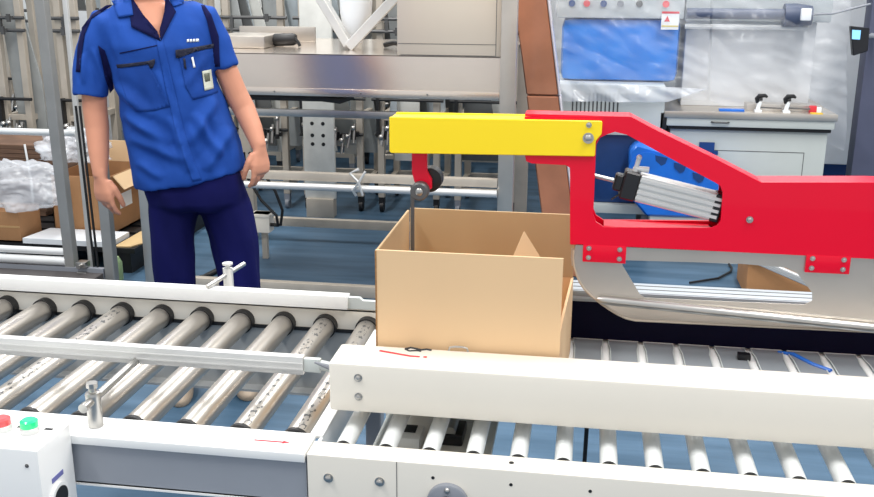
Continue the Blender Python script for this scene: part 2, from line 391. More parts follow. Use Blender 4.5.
# uprights that carry the guards from the base
for x in (.68, 1.05):
    b = MB(); b.box(x-.015, x+.015, 1.57, 1.59, .703, .735); b.build('mount', greypaint, g1)
g2 = thing('side_drive_guard', (.2, 2.06, .703), 'white guard bar over a dark belt, on the far side of the machine', 'guard')
b = MB(); b.box(-.40, 1.12, 2.032, 2.10, .806, .835, .004); b.box(-.40, 1.12, 2.028, 2.034, .814, .819); b.box(-.40, 1.12, 2.028, 2.034, .828, .833); hg = b.build('housing', mat('pale_blue_grey_alu', (160,168,174), .5, .1), g2)
b = MB(); b.box(-.40, 1.12, 2.05, 2.054, .8345, .8356); b.box(-.40, 1.12, 2.076, 2.08, .8345, .8356); b.build('groove', darksteel, hg, False)
b = MB(); b.box(-.40, 1.12, 2.075, 2.10, .703, .806); b.build('drive_belt', navybelt, g2)

# ================================================================ carton
ct = thing('carton', (-.2, 1.825, ZT), 'large open tan carton with raised flaps, standing on the machine rollers under the yellow cover', 'carton')
CX0, CX1, CY0, CY1, CZ0, CZ1, CZT = -.374, -.030, 1.660, 2.0, ZT+.0005, .872, 1.012
T = .005
b = MB(); b.box(CX0, CX1, CY0, CY0+T, CZ0, CZ1); b.box(CX0, CX1+.016, CY1-T, CY1, CZ0, CZ1); b.box(CX0, CX0+T, CY0+T, CY1-T, CZ0, CZ1); b.beam((CX1-T/2, CY0+T/2, (CZ0+CZ1)/2), (CX1-T/2+.017, CY1-T/2, (CZ0+CZ1)/2), T, CZ1-CZ0); b.box(CX0, CX1, CY0, CY1, CZ0, CZ0+T)
b.build('body', card, ct, False)
b = MB(); b.box(CX0, CX1, CY0, CY0+T, CZ1, CZT); b.build('near_flap', card, ct, False)
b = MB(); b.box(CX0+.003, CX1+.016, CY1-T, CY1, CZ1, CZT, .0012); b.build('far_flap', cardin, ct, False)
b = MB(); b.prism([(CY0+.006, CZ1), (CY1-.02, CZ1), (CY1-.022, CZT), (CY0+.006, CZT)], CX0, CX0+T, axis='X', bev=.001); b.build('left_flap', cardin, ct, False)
# right flap: pushed inward, its corner standing up as a point
b = MB()
q = [V((CX1-.006, 1.69, .875)), V((CX1-.006, 1.83, .875)), V((-.066, 1.81, .945)), V((-.112, 1.80, 1.020)), V((-.137, 1.785, .955)), V((-.13, 1.73, .90))]
vs = [b.bm.verts.new(p) for p in q]; f1 = b.bm.faces.new(vs)
nrm = V((.5, 0, .86)); 
r = bmesh.ops.extrude_face_region(b.bm, geom=[f1])
for v in r['geom']:
    if isinstance(v, bmesh.types.BMVert): v.co += nrm*.004
bmesh.ops.triangulate(b.bm, faces=b.bm.faces[:])
b.build('right_flap', card, ct, False)
b = MB(); b.box(CX0-.0008, CX0+.0022, CY0-.0008, CY0+.003, CZ0, CZT-.002); b.build('corner_edge', cardedge, ct, False)

# ================================================================ sealing head (red arm)
hd = thing('sealing_arm', (.2, 1.81, .86), 'red arm with yellow nose cover and stainless lower plate, reaching over the carton', 'machine arm')
Y0, Y1 = 1.78, 1.84
outer = [(-.114,1.185),(-.109,1.164),(-.098,1.16),(-.035,1.159),(-.027,1.154),(-.021,1.007),(.9,1.003),(.9,1.148),(.511,1.146),(.318,1.139),(.231,1.181),(.121,1.231),(.079,1.252),(.027,1.252),(-.114,1.247)]
win = [(.019,1.199),(.025,1.212),(.038,1.219),(.052,1.224),(.074,1.219),(.239,1.135),(.247,1.130),(.252,1.118),(.253,1.066),(.248,1.055),(.238,1.05),(.041,1.043),(.026,1.052),(.02,1.066)]
b = MB(); b.prism(outer, Y0, Y0+.006, [win]); b.build('near_side_plate', redp, hd, ang=25)
b = MB(); b.prism(outer, Y1-.006, Y1, [win]); b.build('far_side_plate', redp, hd, ang=25)
b = MB()
tp = [(.9,1.148),(.511,1.146),(.318,1.139),(.231,1.181),(.121,1.231),(.079,1.252),(-.114,1.252)]
for a, c in zip(tp[:-1], tp[1:]):
    b.beam(((a[0]), (Y0+Y1)/2, a[1]-.002), ((c[0]), (Y0+Y1)/2, c[1]-.002), Y1-Y0-.008, .004)
b.build('top_web', redp, hd)
b = MB(); b.box(-.02, .9, Y0+.006, Y1-.006, 1.004, 1.009); b.box(.041, .238, Y0+.006, Y1-.006, 1.04, 1.044); b.build('bottom_web', redp, hd)
b = MB(); b.prism([(-.369,1.241),(.026,1.244),(.028,1.242),(.028,1.220),(.018,1.207),(.018,1.181),(.016,1.178),(-.366,1.172),(-.3695,1.175)], Y0-.006, Y0-.0005, bev=.0012)
b.prism([(-.369,1.241),(.026,1.244),(.028,1.242),(.028,1.220),(.018,1.207),(.018,1.181),(.016,1.178),(-.366,1.172),(-.3695,1.175)], Y1+.0005, Y1+.006, bev=.0012)
b.box(-.3695, -.366, Y0-.003, Y1+.003, 1.175, 1.238); b.prism([(-.366,1.2385),(-.366,1.234),(-.02,1.238),(-.02,1.2425)], Y0-.004, Y1+.004)
b.build('nose_cover', yelp, hd)
bolt((.004, Y0-.006, 1.212), .0088, hd, steel); bolt((.004, Y0-.006, 1.236), .0045, hd, steel); bolt((.304, Y0-.0005, 1.069), .0055, hd, steel)
# roller hook at the tip
b = MB(); pts = [(-.317, 1.172), (-.317, 1.13), (-.309, 1.113), (-.300, 1.100)]
b.prism([(-.331,1.18),(-.331,1.13),(-.326,1.112),(-.312,1.098),(-.292,1.098),(-.292,1.118),(-.301,1.134),(-.302,1.18)], 1.80, 1.812, bev=.002); b.build('hook_bracket', redp, hd)
b = MB(); b.tube([(-.299, 1.815, 1.113), (-.299, 1.817, 1.113), (-.299, 1.848, 1.113), (-.299, 1.85, 1.113)], [.021, .024, .024, .021], 32); b.build('press_wheel', black, hd)
b = MB(); b.tube([(-.313, 1.780, 1.097), (-.313, 1.783, 1.097), (-.313, 1.80, 1.097)], [.015, .018, .018], 32); wk = b.build('wheel_cap', darksteel, hd)
b = MB(); b.sphere((-.313, 1.781, 1.097), .008, 16, (1, .5, 1)); b.build('cap_centre', steel, wk)
b = MB(); b.box(-.3385, -.3315, 1.826, 1.833, .90, 1.10, .001); b.build('trip_lever', darksteel, hd)
# pneumatic cylinder in the window
A = V((.100, 1.81, 1.117)); Bp = V((.250, 1.81, 1.084)); D = (Bp-A).normalized(); 
b = MB(); b.beam(A, Bp, .036, .052, bev=.002)
N = D.cross(V((0,1,0))).normalized()
for k in (-.017, -.006, .006, .017): b.beam(A+N*k-V((0,.0195,0)), Bp+N*k-V((0,.0195,0)), .003, .006)
cy = b.build('cylinder_body', alu, hd)
b = MB(); b.beam(A-D*.030, A, .040, .054, bev=.003); b.beam(A-D*.045, A-D*.028, .026, .032, bev=.003); b.build('cylinder_head', blackgloss, cy)
b = MB(); b.beam(Bp-D*.012, Bp+D*.004, .040, .054, bev=.002); b.build('cylinder_cap', blackgloss, cy)
b = MB(); b.tube([A-D*.094, A-D*.04], .0042, 12); b.build('cylinder_rod', steel, cy)
P = A-D*.012+N*.0
up = V((-D.z, 0, D.x)); 
if up.z < 0: up = -up
b = MB(); b.tube([P+up*.018, P+up*.034], .006, 12); b.tube([P+up*.032, P+up*.036+D*.024], .0055, 12); b.tube([P+up*.034, P+up*.05], .0045, 12); b.sphere(P+up*.054, .0055, 10); b.build('air_fitting', aluw, cy)
b = MB(); b.tube([(.052, 1.80, 1.092), (.064, 1.80, 1.101), (.078, 1.80, 1.103)], .0018, 8); b.build('switch_cable', blackgloss, cy)
# stainless lower plates
ss = [(-.008,1.013),(-.012,.995),(-.0125,.978),(-.010,.961),(-.005,.945),(.002,.930),(.011,.917),(.024,.904),(.041,.891),(.060,.878),(.078,.868),(.094,.861),(.112,.858),(.549,.862),(.9,.862),(.9,1.013)]
sw = [(.079,.969),(.084,.978),(.287,.982),(.377,.979),(.398,.970),(.43,.932),(.432,.917),(.419,.908),(.273,.906),(.126,.905),(.116,.911)]
b = MB(); b.prism(ss, 1.786, 1.7885, [sw]); b.build('lower_side_plate', steelplate, hd, ang=20)
b = MB(); sk = ss[:15]
for a, c in zip(sk[1:-1], sk[2:]): b.beam((a[0], 1.7925, a[1]), (c[0], 1.7925, c[1]), .012, .003)
b.tube([(a[0]-.001, 1.7855, a[1]) for a in sk[1:]], .0022, 8); b.build('skid', mat('warm_edge_strip', (196,182,164), .4, .5), hd)
b = MB(); b.tube([(.036, 1.781, .899), (.048, 1.780, .898), (.55, 1.776, .873), (.9, 1.772, .855)], [.005, .009, .009, .009], 18); b.build('wiper_rod', steel, hd)
for x0, x1 in ((.004, .085), (.411, .489)):
    b = MB(); b.box(x0, x1, 1.7795, 1.7855, .973, 1.007, .001); br = b.build('plate_bracket', redp, hd)
    for x in (x0+.011, x1-.012):
        for z in (.982, 1.0005): bolt((x, 1.7795, z), .0042, br, steel)
b = MB(); b.beam((.9, 1.81, .87), (.9, 1.81, 1.147), .06, .06); b.build('end_block', redp, hd)
# column that carries the arm, right of the view
b = MB(); b.box(.93, 1.03, 1.76, 1.86, .705, 1.35, .004); b.build('lift_column', cream, hd)
b = MB(); b.box(.90, .935, 1.77, 1.85, 1.02, 1.14); b.build('column_joint', redp, hd)
# ================================================================ the worker
def evalmesh(bm_obj_mesh, mods):
    o = bpy.data.objects.new('tmp', bm_obj_mesh); COL.objects.link(o)
    for ty, kw in mods:
        m = o.modifiers.new(ty, ty)
        for k, v in kw.items(): setattr(m, k, v)
    dg = bpy.context.evaluated_depsgraph_get(); dg.update()
    me = bpy.data.meshes.new_from_object(o.evaluated_get(dg))
    bpy.data.objects.remove(o)
    return me
def fuse(mb, vox, smooth=6, fac=.5):
    me = bpy.data.meshes.new('raw'); mb.bm.normal_update(); mb.bm.to_mesh(me); mb.bm.free()
    return evalmesh(me, [('REMESH', dict(mode='VOXEL', voxel_size=vox)), ('SMOOTH', dict(iterations=smooth, factor=fac))])
def child(name, me, m, parent):
    me.materials.clear(); me.materials.append(m)
    for p in me.polygons: p.use_smooth = True
    o = bpy.data.objects.new(name, me); COL.objects.link(o); o.parent = parent; ROOT[o.name] = V((0,0,0))
    return o
man = thing('person', (-1.38, 3.1, 0), 'person in a blue short-sleeved work shirt and navy trousers standing behind the conveyor', 'person')
ROOT[man.name] = V((0,0,0))       # built in his own frame, then turned to face the machine
man.rotation_euler = (0, 0, R_(22))

def hand(mb, w, d, side, nrm):
    # w wrist, d pointing down the palm, side = towards the thumb, nrm = towards the palm's inside
    w, d, side, nrm = V(w), V(d).normalized(), V(side).normalized(), V(nrm).normalized()
    # palm
    def sec(p, a, b_, n=16): return [mb.bm.verts.new(p+side*a*math.cos(t)+nrm*b_*math.sin(t)) for t in [2*math.pi*k/n for k in range(n)]]
    R0 = [sec(w-d*.02, .026, .021), sec(w+d*.008, .027, .020), sec(w+d*.03, .034, .017), sec(w+d*.06, .041, .0165), sec(w+d*.082+nrm*.003, .041, .015), sec(w+d*.092+nrm*.005, .037, .012)]
    for i in range(len(R0)-1):
        for k in range(16): mb.bm.faces.new((R0[i][k], R0[i][(k+1) % 16], R0[i+1][(k+1) % 16], R0[i+1][k]))
    mb.bm.faces.new(R0[0][::-1]); mb.bm.faces.new(R0[-1])
    for j, (o, L, cu) in enumerate(((.031, .070, .35), (.0105, .078, .5), (-.0105, .073, .62), (-.031, .058, .75))):
        p = w+d*(.072-.004*abs(j-1))+side*o+nrm*.003
        a = cu*.45; pts = [p]; r = []
        for f in (.42, .32, .26):
            dirv = d*math.cos(a)+nrm*math.sin(a)+side*(o*1.2)
            pts.append(pts[-1]+dirv.normalized()*L*f*1.12); a += cu
        rr = .0088 if j < 3 else .0076
        mb.tube([pts[0], pts[1], lin3(pts[1], pts[2], .5), pts[2], pts[3], pts[3]+(pts[3]-pts[2]).normalized()*.004], [rr*1.08, rr*1.02, rr*.94, rr*.94, rr*.82, rr*.4], 12)
    p = w+d*.022+side*.024+nrm*.006
    mb.tube([p, p+(side*.6+d*.8+nrm*.3)*.032, p+(side*.62+d*1.3+nrm*.55)*.044, p+(side*.55+d*1.7+nrm*.75)*.050, p+(side*.5+d*1.75+nrm*.8)*.053], [.015, .0125, .0105, .0085, .004], 12)

b = MB()
b.ellipse_loft([(.04,0,.80,.155,.105),(.03,0,.92,.145,.10),(-.0,0,1.05,.14,.10),(-.03,0,1.17,.15,.105),(-.045,-.005,1.27,.158,.105),(-.05,0,1.34,.155,.088),(-.055,.0,1.38,.12,.066),(-.072,.002,1.405,.07,.055)])
NX = -.078
b.ellipse_loft([(NX+.006,.008,1.36,.066,.058),(NX+.004,.004,1.41,.056,.054),(NX,-.004,1.45,.053,.055),(NX,-.008,1.50,.053,.058),(NX,-.01,1.54,.05,.06)])
# head
b.ellipse_loft([(NX,-.055,1.445,.022,.018),(NX,-.045,1.455,.042,.042),(NX,-.028,1.485,.058,.070),(NX,-.02,1.52,.066,.083),(NX,-.014,1.56,.071,.09),(NX,-.010,1.60,.074,.094),(NX,-.004,1.635,.071,.092),(NX,.0,1.665,.056,.074),(NX,.003,1.685,.03,.04)])
b.tube([(NX,-.100,1.585),(NX,-.112,1.562),(NX,-.121,1.545),(NX,-.108,1.537)], [.007,.009,.012,.008], 12)
b.tube([(NX-.022,-.096,1.512),(NX,-.106,1.514),(NX+.022,-.096,1.512)], [.004,.0065,.004], 10); b.tube([(NX-.02,-.095,1.502),(NX,-.104,1.501),(NX+.02,-.095,1.502)], [.004,.007,.004], 10)
for s in (-1, 1):
    b.sphere((NX+s*.074, .002, 1.552), .03, 14, (.28, .55, 1)); b.tube([(NX+s*.016,-.103,1.600),(NX+s*.044,-.088,1.598)], [.006,.005], 8)
# legs within the trousers
for sx, kx, fx in ((-.045, -.052, -.056), (.145, .170, .178)):
    b.tube([(sx, 0, .84), (sx, 0, .72), ((sx+kx)/2, 0, .55), (kx, .0, .42), (kx+.002, .03, .30), (fx, .08, .10), (fx, .08, .07)], [.06, .060, .054, .046, .044, .034, .036], 18)
    b.tube([(fx, .10, .05), (fx, .04, .045), (fx, -.05, .03)], [.038, .038, .028], 14)
# arms: (viewer's left)
b.tube([(-.17,0,1.345),(-.225,0,1.32),(-.262,.0,1.20),(-.268,.004,1.06),(-.266,.0,1.0),(-.266,-.02,.92),(-.266,-.035,.86),(-.266,-.038,.84)], [.045,.044,.042,.040,.039,.034,.026,.024], 20)
hand(b, (-.266,-.038,.845), (.06,-.10,-1), (.75,-.65,0), (.45,.80,0))
b.tube([(.06,0,1.345),(.110,0,1.33),(.155,.0,1.22),(.198,.004,1.10),(.222,.0,1.05),(.247,-.03,.985),(.262,-.055,.935),(.265,-.058,.925)], [.045,.042,.040,.040,.039,.034,.027,.025], 20)
hand(b, (.266,-.058,.925), (.03,-.10,-1), (-.75,-.65,0), (-.5,.75,0))
body_me = fuse(b, .0042, 3, .45)
body = child('body', body_me, skin, man)
# shirt
def shirt_shape():
    b = MB()
    b.ellipse_loft([(.024,0,.815,.186,.135,.16),(.024,0,.83,.19,.137,.15),(.012,0,.93,.186,.134,.08),(-.010,0,1.05,.176,.13),(-.036,0,1.17,.170,.130),(-.046,-.005,1.27,.176,.125),(-.05,0,1.34,.182,.105),(-.052,.0,1.375,.165,.085),(-.06,.0,1.40,.125,.07),(-.072,.004,1.42,.082,.064)], 40, 2.35)
    b.tube([(-.14,0,1.33),(-.20,0,1.325),(-.252,0,1.245),(-.275,-.006,1.15),(-.279,-.010,1.105)], [.075,.072,.063,.058,.056], 24)
    b.tube([(.04,0,1.34),(.098,0,1.335),(.135,0,1.27),(.163,-.004,1.205),(.167,-.006,1.19)], [.072,.068,.060,.052,.050], 24)
    return b
b = shirt_shape(); sm = fuse(b, .006, 8, .5)
# cloth folds
def fold(p):
    f = 0
    for (x0, z0, x1, z1, w, a) in ((-.17,1.06,-.03,.95,.020,.007),(-.16,.98,.02,.90,.018,.006),(-.02,1.05,.03,.86,.015,.007),(.13,1.10,.03,.95,.02,.006),(.17,1.0,.08,.86,.02,.007),(.05,1.06,.14,.90,.014,.005),(-.19,1.15,-.08,1.04,.018,.006),(-.14,.90,-.06,.84,.015,.004),(-.25,1.27,-.22,1.14,.010,.005),(-.285,1.25,-.29,1.15,.01,.004),(-.05,1.2,-.02,1.08,.012,.004),(.12,1.25,.03,1.14,.014,.003)):
        d = V((x1-x0, z1-z0)); L = d.length; d /= L; q = V((p.x-x0, p.z-z0)); t = q.dot(d)/L; s = abs(q.x*d.y-q.y*d.x)
        if -.15 < t < 1.15: f += a*math.exp(-(s/w)**2)*max(0, 1-abs(2*t-1)**3) - .4*a*math.exp(-((s-w*1.7)/w)**2)*max(0, 1-abs(2*t-1)**3)
    return f
def ripple(me, amp, sx, sz, folds=True):
    me.update(); ns = [v.normal.copy() for v in me.vertices]
    for v, n in zip(me.vertices, ns):
        q = V((v.co.x*sx+v.co.z*2.2, v.co.y*sx, v.co.z*sz))
        d = amp*1.3*noise.noise(q)+amp*.7*noise.noise(q*2.1+V((3,1,7)))
        if folds and v.co.y < .03: d += 2.4*fold(v.co)
        v.co += n*d
ripple(sm, .008, 12, 6)
# open the shirt: neck V and lower hem, sleeves cut clean
bm = bmesh.new(); bm.from_mesh(sm)
def cutV(x, z):
    if z < 1.30: return False
    t = (z-1.30)/.12
    return (-.036-.086*min(t,1.2)) < x < (-.036+.030*min(t, 1.2))
dele = [f for f in bm.faces if (f.calc_center_median().y < .0 and cutV(f.calc_center_median().x, f.calc_center_median().z)) or
        (f.calc_center_median().z > 1.412) or
        (f.normal.z < -.85 and f.calc_center_median().z < .87 and abs(f.calc_center_median().x-.02) < .165 and abs(f.calc_center_median().y) < .115) or
        (f.normal.z < -.85 and abs(f.calc_center_median().z-1.10) < .02 and (f.calc_center_median()-V((-.279,-.01,1.10))).length < .046) or
        (f.normal.z < -.75 and abs(f.calc_center_median().z-1.185) < .02 and (f.calc_center_median()-V((.168,-.006,1.187))).length < .04)]
bmesh.ops.delete(bm, geom=dele, context='FACES'); 
bvh = BVHTree.FromBMesh(bm)
bm.to_mesh(sm); bm.free()
sm = evalmesh(sm, [('SOLIDIFY', dict(thickness=.004, offset=-1))])
shirt = child('shirt', sm, shirtm, man)

def patch(name, poly, m, parent, off=.0015, th=.002, cuts=4, dirn=(0,1,0), srcy=-.5, tree=None):
    # a sewn piece that follows the cloth: polygon in the man's x,z laid onto the shirt
    tree = tree or bvh
    bm = bmesh.new(); vs = [bm.verts.new((x, 0, z)) for x, z in poly]
    f = bm.faces.new(vs); bmesh.ops.triangulate(bm, faces=[f])
    for _ in range(cuts):
        es = [e for e in bm.edges if e.calc_length() > .014]
        if not es: break
        bmesh.ops.subdivide_edges(bm, edges=es, cuts=1, use_grid_fill=False); bmesh.ops.triangulate(bm, faces=bm.faces[:])
    last = -.12; miss = []
    for v in bm.verts:
        h = tree.ray_cast(V((v.co.x, srcy, v.co.z)), V((0,1,0)))
        if h[0] is not None and h[0].y < .06: v.co.y = h[0].y-off
        else: miss.append(v)
    ok = [v for v in bm.verts if v not in miss]
    for v in miss:
        if ok: v.co.y = min(ok, key=lambda w: (w.co.x-v.co.x)**2+(w.co.z-v.co.z)**2).co.y
    bmesh.ops.recalc_face_normals(bm, faces=bm.faces[:])
    r = bmesh.ops.extrude_face_region(bm, geom=bm.faces[:])
    for v in r['geom']:
        if isinstance(v, bmesh.types.BMVert): v.co.y -= th
    bmesh.ops.recalc_face_normals(bm, faces=bm.faces[:])
    me = bpy.data.meshes.new(name); bm.to_mesh(me); bm.free()
    return child(name, me, m, parent)
patch('lapel', [(-.128,1.425),(-.117,1.369),(-.122,1.334),(-.034,1.292),(-.042,1.322),(-.088,1.378),(-.116,1.425)], navy, shirt, .002, .004)
patch('lapel', [(-.006,1.425),(.019,1.381),(-.032,1.292),(-.036,1.322),(-.018,1.38),(-.012,1.425)], navy, shirt, .002, .004)
patch('collar', [(-.182,1.415),(-.162,1.363),(-.114,1.371),(-.120,1.428)], shirtm, shirt, .004, .005)
patch('collar', [(-.006,1.425),(.012,1.397),(.044,1.406),(.046,1.42)], shirtm, shirt, .004, .005)
patch('button_placket', [(-.047,1.297),(-.028,1.30),(-.002,1.14),(.018,1.01),(.045,.90),(.066,.835),(.036,.832),(.018,.90),(-.008,1.01),(-.028,1.14)], shirtm, shirt, .0008, .0025)
patch('zip', [(-.180,1.215),(-.078,1.229),(-.055,1.236),(-.056,1.222),(-.064,1.206),(-.074,1.206),(-.076,1.219),(-.178,1.204)], blackcloth, shirt, .0035, .0022)
patch('pocket', [(-.186,1.207),(-.078,1.218),(-.056,1.173),(-.018,1.082),(-.07,1.068),(-.130,1.064),(-.150,1.09)], shirtd, shirt, .0005, .002)
patch('zip', [(.010,1.262),(.132,1.276),(.132,1.263),(.019,1.248),(.018,1.236),(.010,1.237)], blackcloth, shirt, .0035, .0022)
patch('pocket', [(.019,1.25),(.130,1.263),(.138,1.115),(.055,1.100),(.033,1.146)], shirtd, shirt, .0005, .002)
patch('pen_slot', [(.032,1.235),(.039,1.235),(.041,1.198),(.034,1.203)], blackcloth, shirt, .003, .002)
patch('pen', [(.058,1.236),(.064,1.238),(.069,1.205),(.063,1.203)], whitep, shirt, .004, .003)
bd = patch('badge', [(.089,1.190),(.119,1.193),(.124,1.131),(.094,1.127)], mat('badge_card', (206,208,190), .4), shirt, .004, .003)
patch('badge_picture', [(.095,1.181),(.113,1.183),(.114,1.157),(.0975,1.155)], mat('badge_dark', (96,100,84), .5), bd, .0075, .001)
for k, (x0, x1) in enumerate(((.047,.055),(.0565,.064),(.0655,.073),(.0745,.086))):
    patch('chest_lettering', [(x0+.001,1.2945),(x1-.001,1.295),(x1,1.286),(x0,1.285)], whitep, shirt, .0018, .001)
patch('shoulder_panel', [(-.200,1.40),(-.178,1.402),(-.248,1.358),(-.272,1.31),(-.286,1.25),(-.296,1.19),(-.312,1.19),(-.300,1.27),(-.282,1.33),(-.246,1.372)], navy, shirt, .001, .002)
patch('sleeve_panel', [(-.232,1.275),(-.214,1.258),(-.200,1.184),(-.200,1.13),(-.214,1.115),(-.222,1.176)], navy, shirt, .001, .002)
patch('shoulder_panel', [(.110,1.40),(.130,1.37),(.150,1.30),(.148,1.20),(.130,1.20),(.128,1.27),(.115,1.35),(.098,1.40)], navy, shirt, .001, .002)
patch('yoke_seam', [(-.165,1.254),(-.04,1.281),(-.04,1.278),(-.165,1.250)], navy, shirt, .001, .0008)
# trousers
b = MB()
b.ellipse_loft([(.045,0,.71,.13,.10),(.043,0,.735,.168,.12),(.04,0,.78,.172,.125),(.035,0,.86,.165,.118),(.03,0,.92,.155,.112)], 36, 2.3)
b.tube([(-.03,0,.80),(-.042,0,.70),(-.050,-.004,.60),(-.052,.0,.42),(-.052,.04,.25),(-.056,.08,.06)], [.085,.088,.077,.066,.064,.068], 26)
b.tube([(.12,0,.80),(.142,0,.70),(.158,-.004,.60),(.170,.0,.42),(.174,.04,.25),(.178,.08,.06)], [.085,.088,.082,.078,.074,.074], 26)
tm = fuse(b, .008, 4, .5); ripple(tm, .011, 9, 3, False)
child('trousers', tm, trous, man)
for fx in (-.06, .18):
    b = MB(); b.ellipse_loft([(fx,.015,.0,.045,.125),(fx,.015,.022,.048,.13),(fx,.025,.045,.046,.118),(fx,.07,.075,.045,.075),(fx,.09,.10,.044,.055)], 28, 2.3)
    me = fuse(b, .006, 4); child('shoe', me, glove, man)
b = MB(); b.ellipse_loft([(NX,.055,1.49,.055,.045),(NX,.035,1.54,.077,.070),(NX,.020,1.60,.085,.088),(NX,.004,1.635,.086,.106),(NX,.0,1.675,.078,.100),(NX,.002,1.708,.050,.065),(NX,.004,1.722,.022,.03)], 28)
me = fuse(b, .005, 3); child('hair', me, hairm, man)
for s in (-1, 1):
    b = MB(); b.sphere((NX+s*.030,-.082,1.582), .0125, 16, (1,.8,.7)); e = child('eye', fuse(b, .002, 1), eyew, man)
    b = MB(); b.sphere((NX+s*.030,-.0905,1.582), .0055, 12, (1,.5,1)); me = bpy.data.meshes.new('pupil'); b.bm.to_mesh(me); b.bm.free(); child('pupil', me, black, e)
# ================================================================ stainless table machine behind
sm_ = thing('stainless_frame_machine', (-1, 4.7, 0), 'stainless table machine on square legs with a tall square hood, directly behind the carton', 'machine')
for x, y in ((-1.93, 5.25), (-.345, 4.2), (-.345, 5.25), (-2.05, 4.2)):
    b = MB(); b.box(x-.034, x+.034, y-.03, y+.03, .0, 1.154 if y > 4.5 or x < -1 else 2.1, .004); b.build('leg', beige if y > 5 else steelplate, sm_)
b = MB(); b.box(-2.05, -.345, 4.185, 4.225, .03, .085, .003); b.build('floor_rail', beige, sm_)
b = MB(); b.box(-1.93, -.345, 5.23, 5.27, .08, .13, .003); b.build('floor_rail', beige, sm_)
b = MB(); b.box(-2.05, -.38, 4.17, 4.21, .588, .625, .003); b.build('upper_rail', beige, sm_)
b = MB(); b.tube([(-2.05, 4.15, .565), (-.38, 4.15, .565)], .0165, 18); b.build('tube_rail', alu, sm_)
b = MB(); b.tube([(-1.02, 4.145, .535), (-1.03, 4.13, .56), (-1.0, 4.125, .60), (-1.04, 4.125, .64), (-1.0, 4.13, .66)], .007, 8); b.tube([(-.985, 4.13, .54), (-1.0, 4.12, .6), (-.97, 4.13, .65)], .006, 8); b.build('clip', alu, sm_)
b = MB(); b.box(-1.83, -.32, 4.2, 4.203, 1.006, 1.157); b.box(-1.83, -.32, 4.194, 4.203, .972, 1.006, .002); b.box(-1.83, -.36, 4.2, 5.25, 1.154, 1.158); b.build('table_panel', mat('stainless_table', (226,214,202), .2, .85, var=.1, scale=2.2), sm_)
b = MB(); b.tube([(-1.75, 4.27, .955), (-1.2, 4.27, .955), (-1.12, 4.28, .945), (-1.06, 4.3, .965)], .016, 10); b.build('cable', black, sm_)
b = MB(); b.box(-2.05, -.36, 4.3, 4.33, .862, .895, .003); b.build('middle_rail', steel, sm_)
for x in (-1.7, -1.4, -1.0, -.7):
    b = MB(); b.sphere((x, 4.193, .99), .004, 8, (1,.5,1)); b.build('rivet', darksteel, sm_)
hood = MB(); hood.box(-.835, -.38, 4.2, 4.75, 1.159, 1.95, .004); hd_ = hood.build('hood', mat('warm_stainless_hood', (222,208,190), .3, .25, var=.1, scale=1.6), sm_)
b = MB(); b.box(-.83, -.40, 4.1985, 4.2, 1.209,1.211); b.box(-.403, -.4005, 4.1985, 4.2, 1.159, 1.95); b.box(-.82, -.405, 4.1985, 4.2, 1.161,1.163); b.build('hood_seam', darksteel, hd_, False)
b = MB(); b.box(-1.78, -1.525, 4.45, 4.75, 1.159, 1.215, .004); b.build('top_box', steelplate, sm_)
b = MB(); b.tube([(-1.525, 4.6, 1.19), (-1.52, 4.6, 1.19), (-1.43, 4.6, 1.194), (-1.415, 4.6, 1.194)], [.028, .03, .03, .024], 18); b.tube([(-1.42, 4.59, 1.2), (-1.40, 4.58, 1.185), (-1.39, 4.58, 1.163)], .008, 8); b.build('black_motor', black, sm_)
b = MB(); b.box(-1.83, -1.42, 4.95, 4.97, 1.159, 1.235, .002); b.build('back_panel', steelplate, sm_)
b = MB(); b.beam((-1.125, 4.5, 1.178), (-1.33, 4.52, 1.50), .055, .04, bev=.003); b.build('brace_arm', alu, sm_)
b = MB(); b.beam((-1.12, 4.47, 1.170), (-.80, 4.50, 1.50), .055, .045, bev=.003); b.build('brace_arm', alu, sm_)
b = MB(); b.tube([(-.98, 4.62, 1.172), (-.93,4.6,1.185), (-.88, 4.6, 1.175), (-.84, 4.62, 1.19)], .012, 10); b.build('hose', black, sm_)
# clear bag over the braces
def blob(name, c, r, m, label, cat, seed=0, amp=.25, fr=3., sub=4, flat=None):
    bm = bmesh.new(); bmesh.ops.create_icosphere(bm, subdivisions=sub, radius=1)
    for v in bm.verts:
        n = v.co.normalized(); d = 1+amp*noise.noise(n*fr+V((seed,)*3))+amp*.6*abs(noise.noise(n*fr*2.6+V((seed+5,)*3)))
        v.co = V((n.x*r[0]*d, n.y*r[1]*d, n.z*r[2]*d))
        if flat is not None and v.co.z < flat: v.co.z = flat
        v.co += V(c)
    me = bpy.data.meshes.new(name); bm.to_mesh(me); bm.free(); me.materials.append(m)
    for p in me.polygons: p.use_smooth = True
    o = bpy.data.objects.new(name, me); COL.objects.link(o)
    if label: rebase(o); tag(o, label, cat)
    return o
b = MB(); b.tube([(-1.11,4.6,1.18),(-1.12,4.6,1.24),(-1.115,4.6,1.32),(-1.11,4.6,1.45),(-1.11,4.6,1.56)], [.02,.055,.075,.082,.08], 20)
me_ = b.build('plastic_bag', paper, None); rebase(me_); tag(me_, 'white plastic-wrapped bundle standing between the two slanted braces on the stainless table', 'bundle')

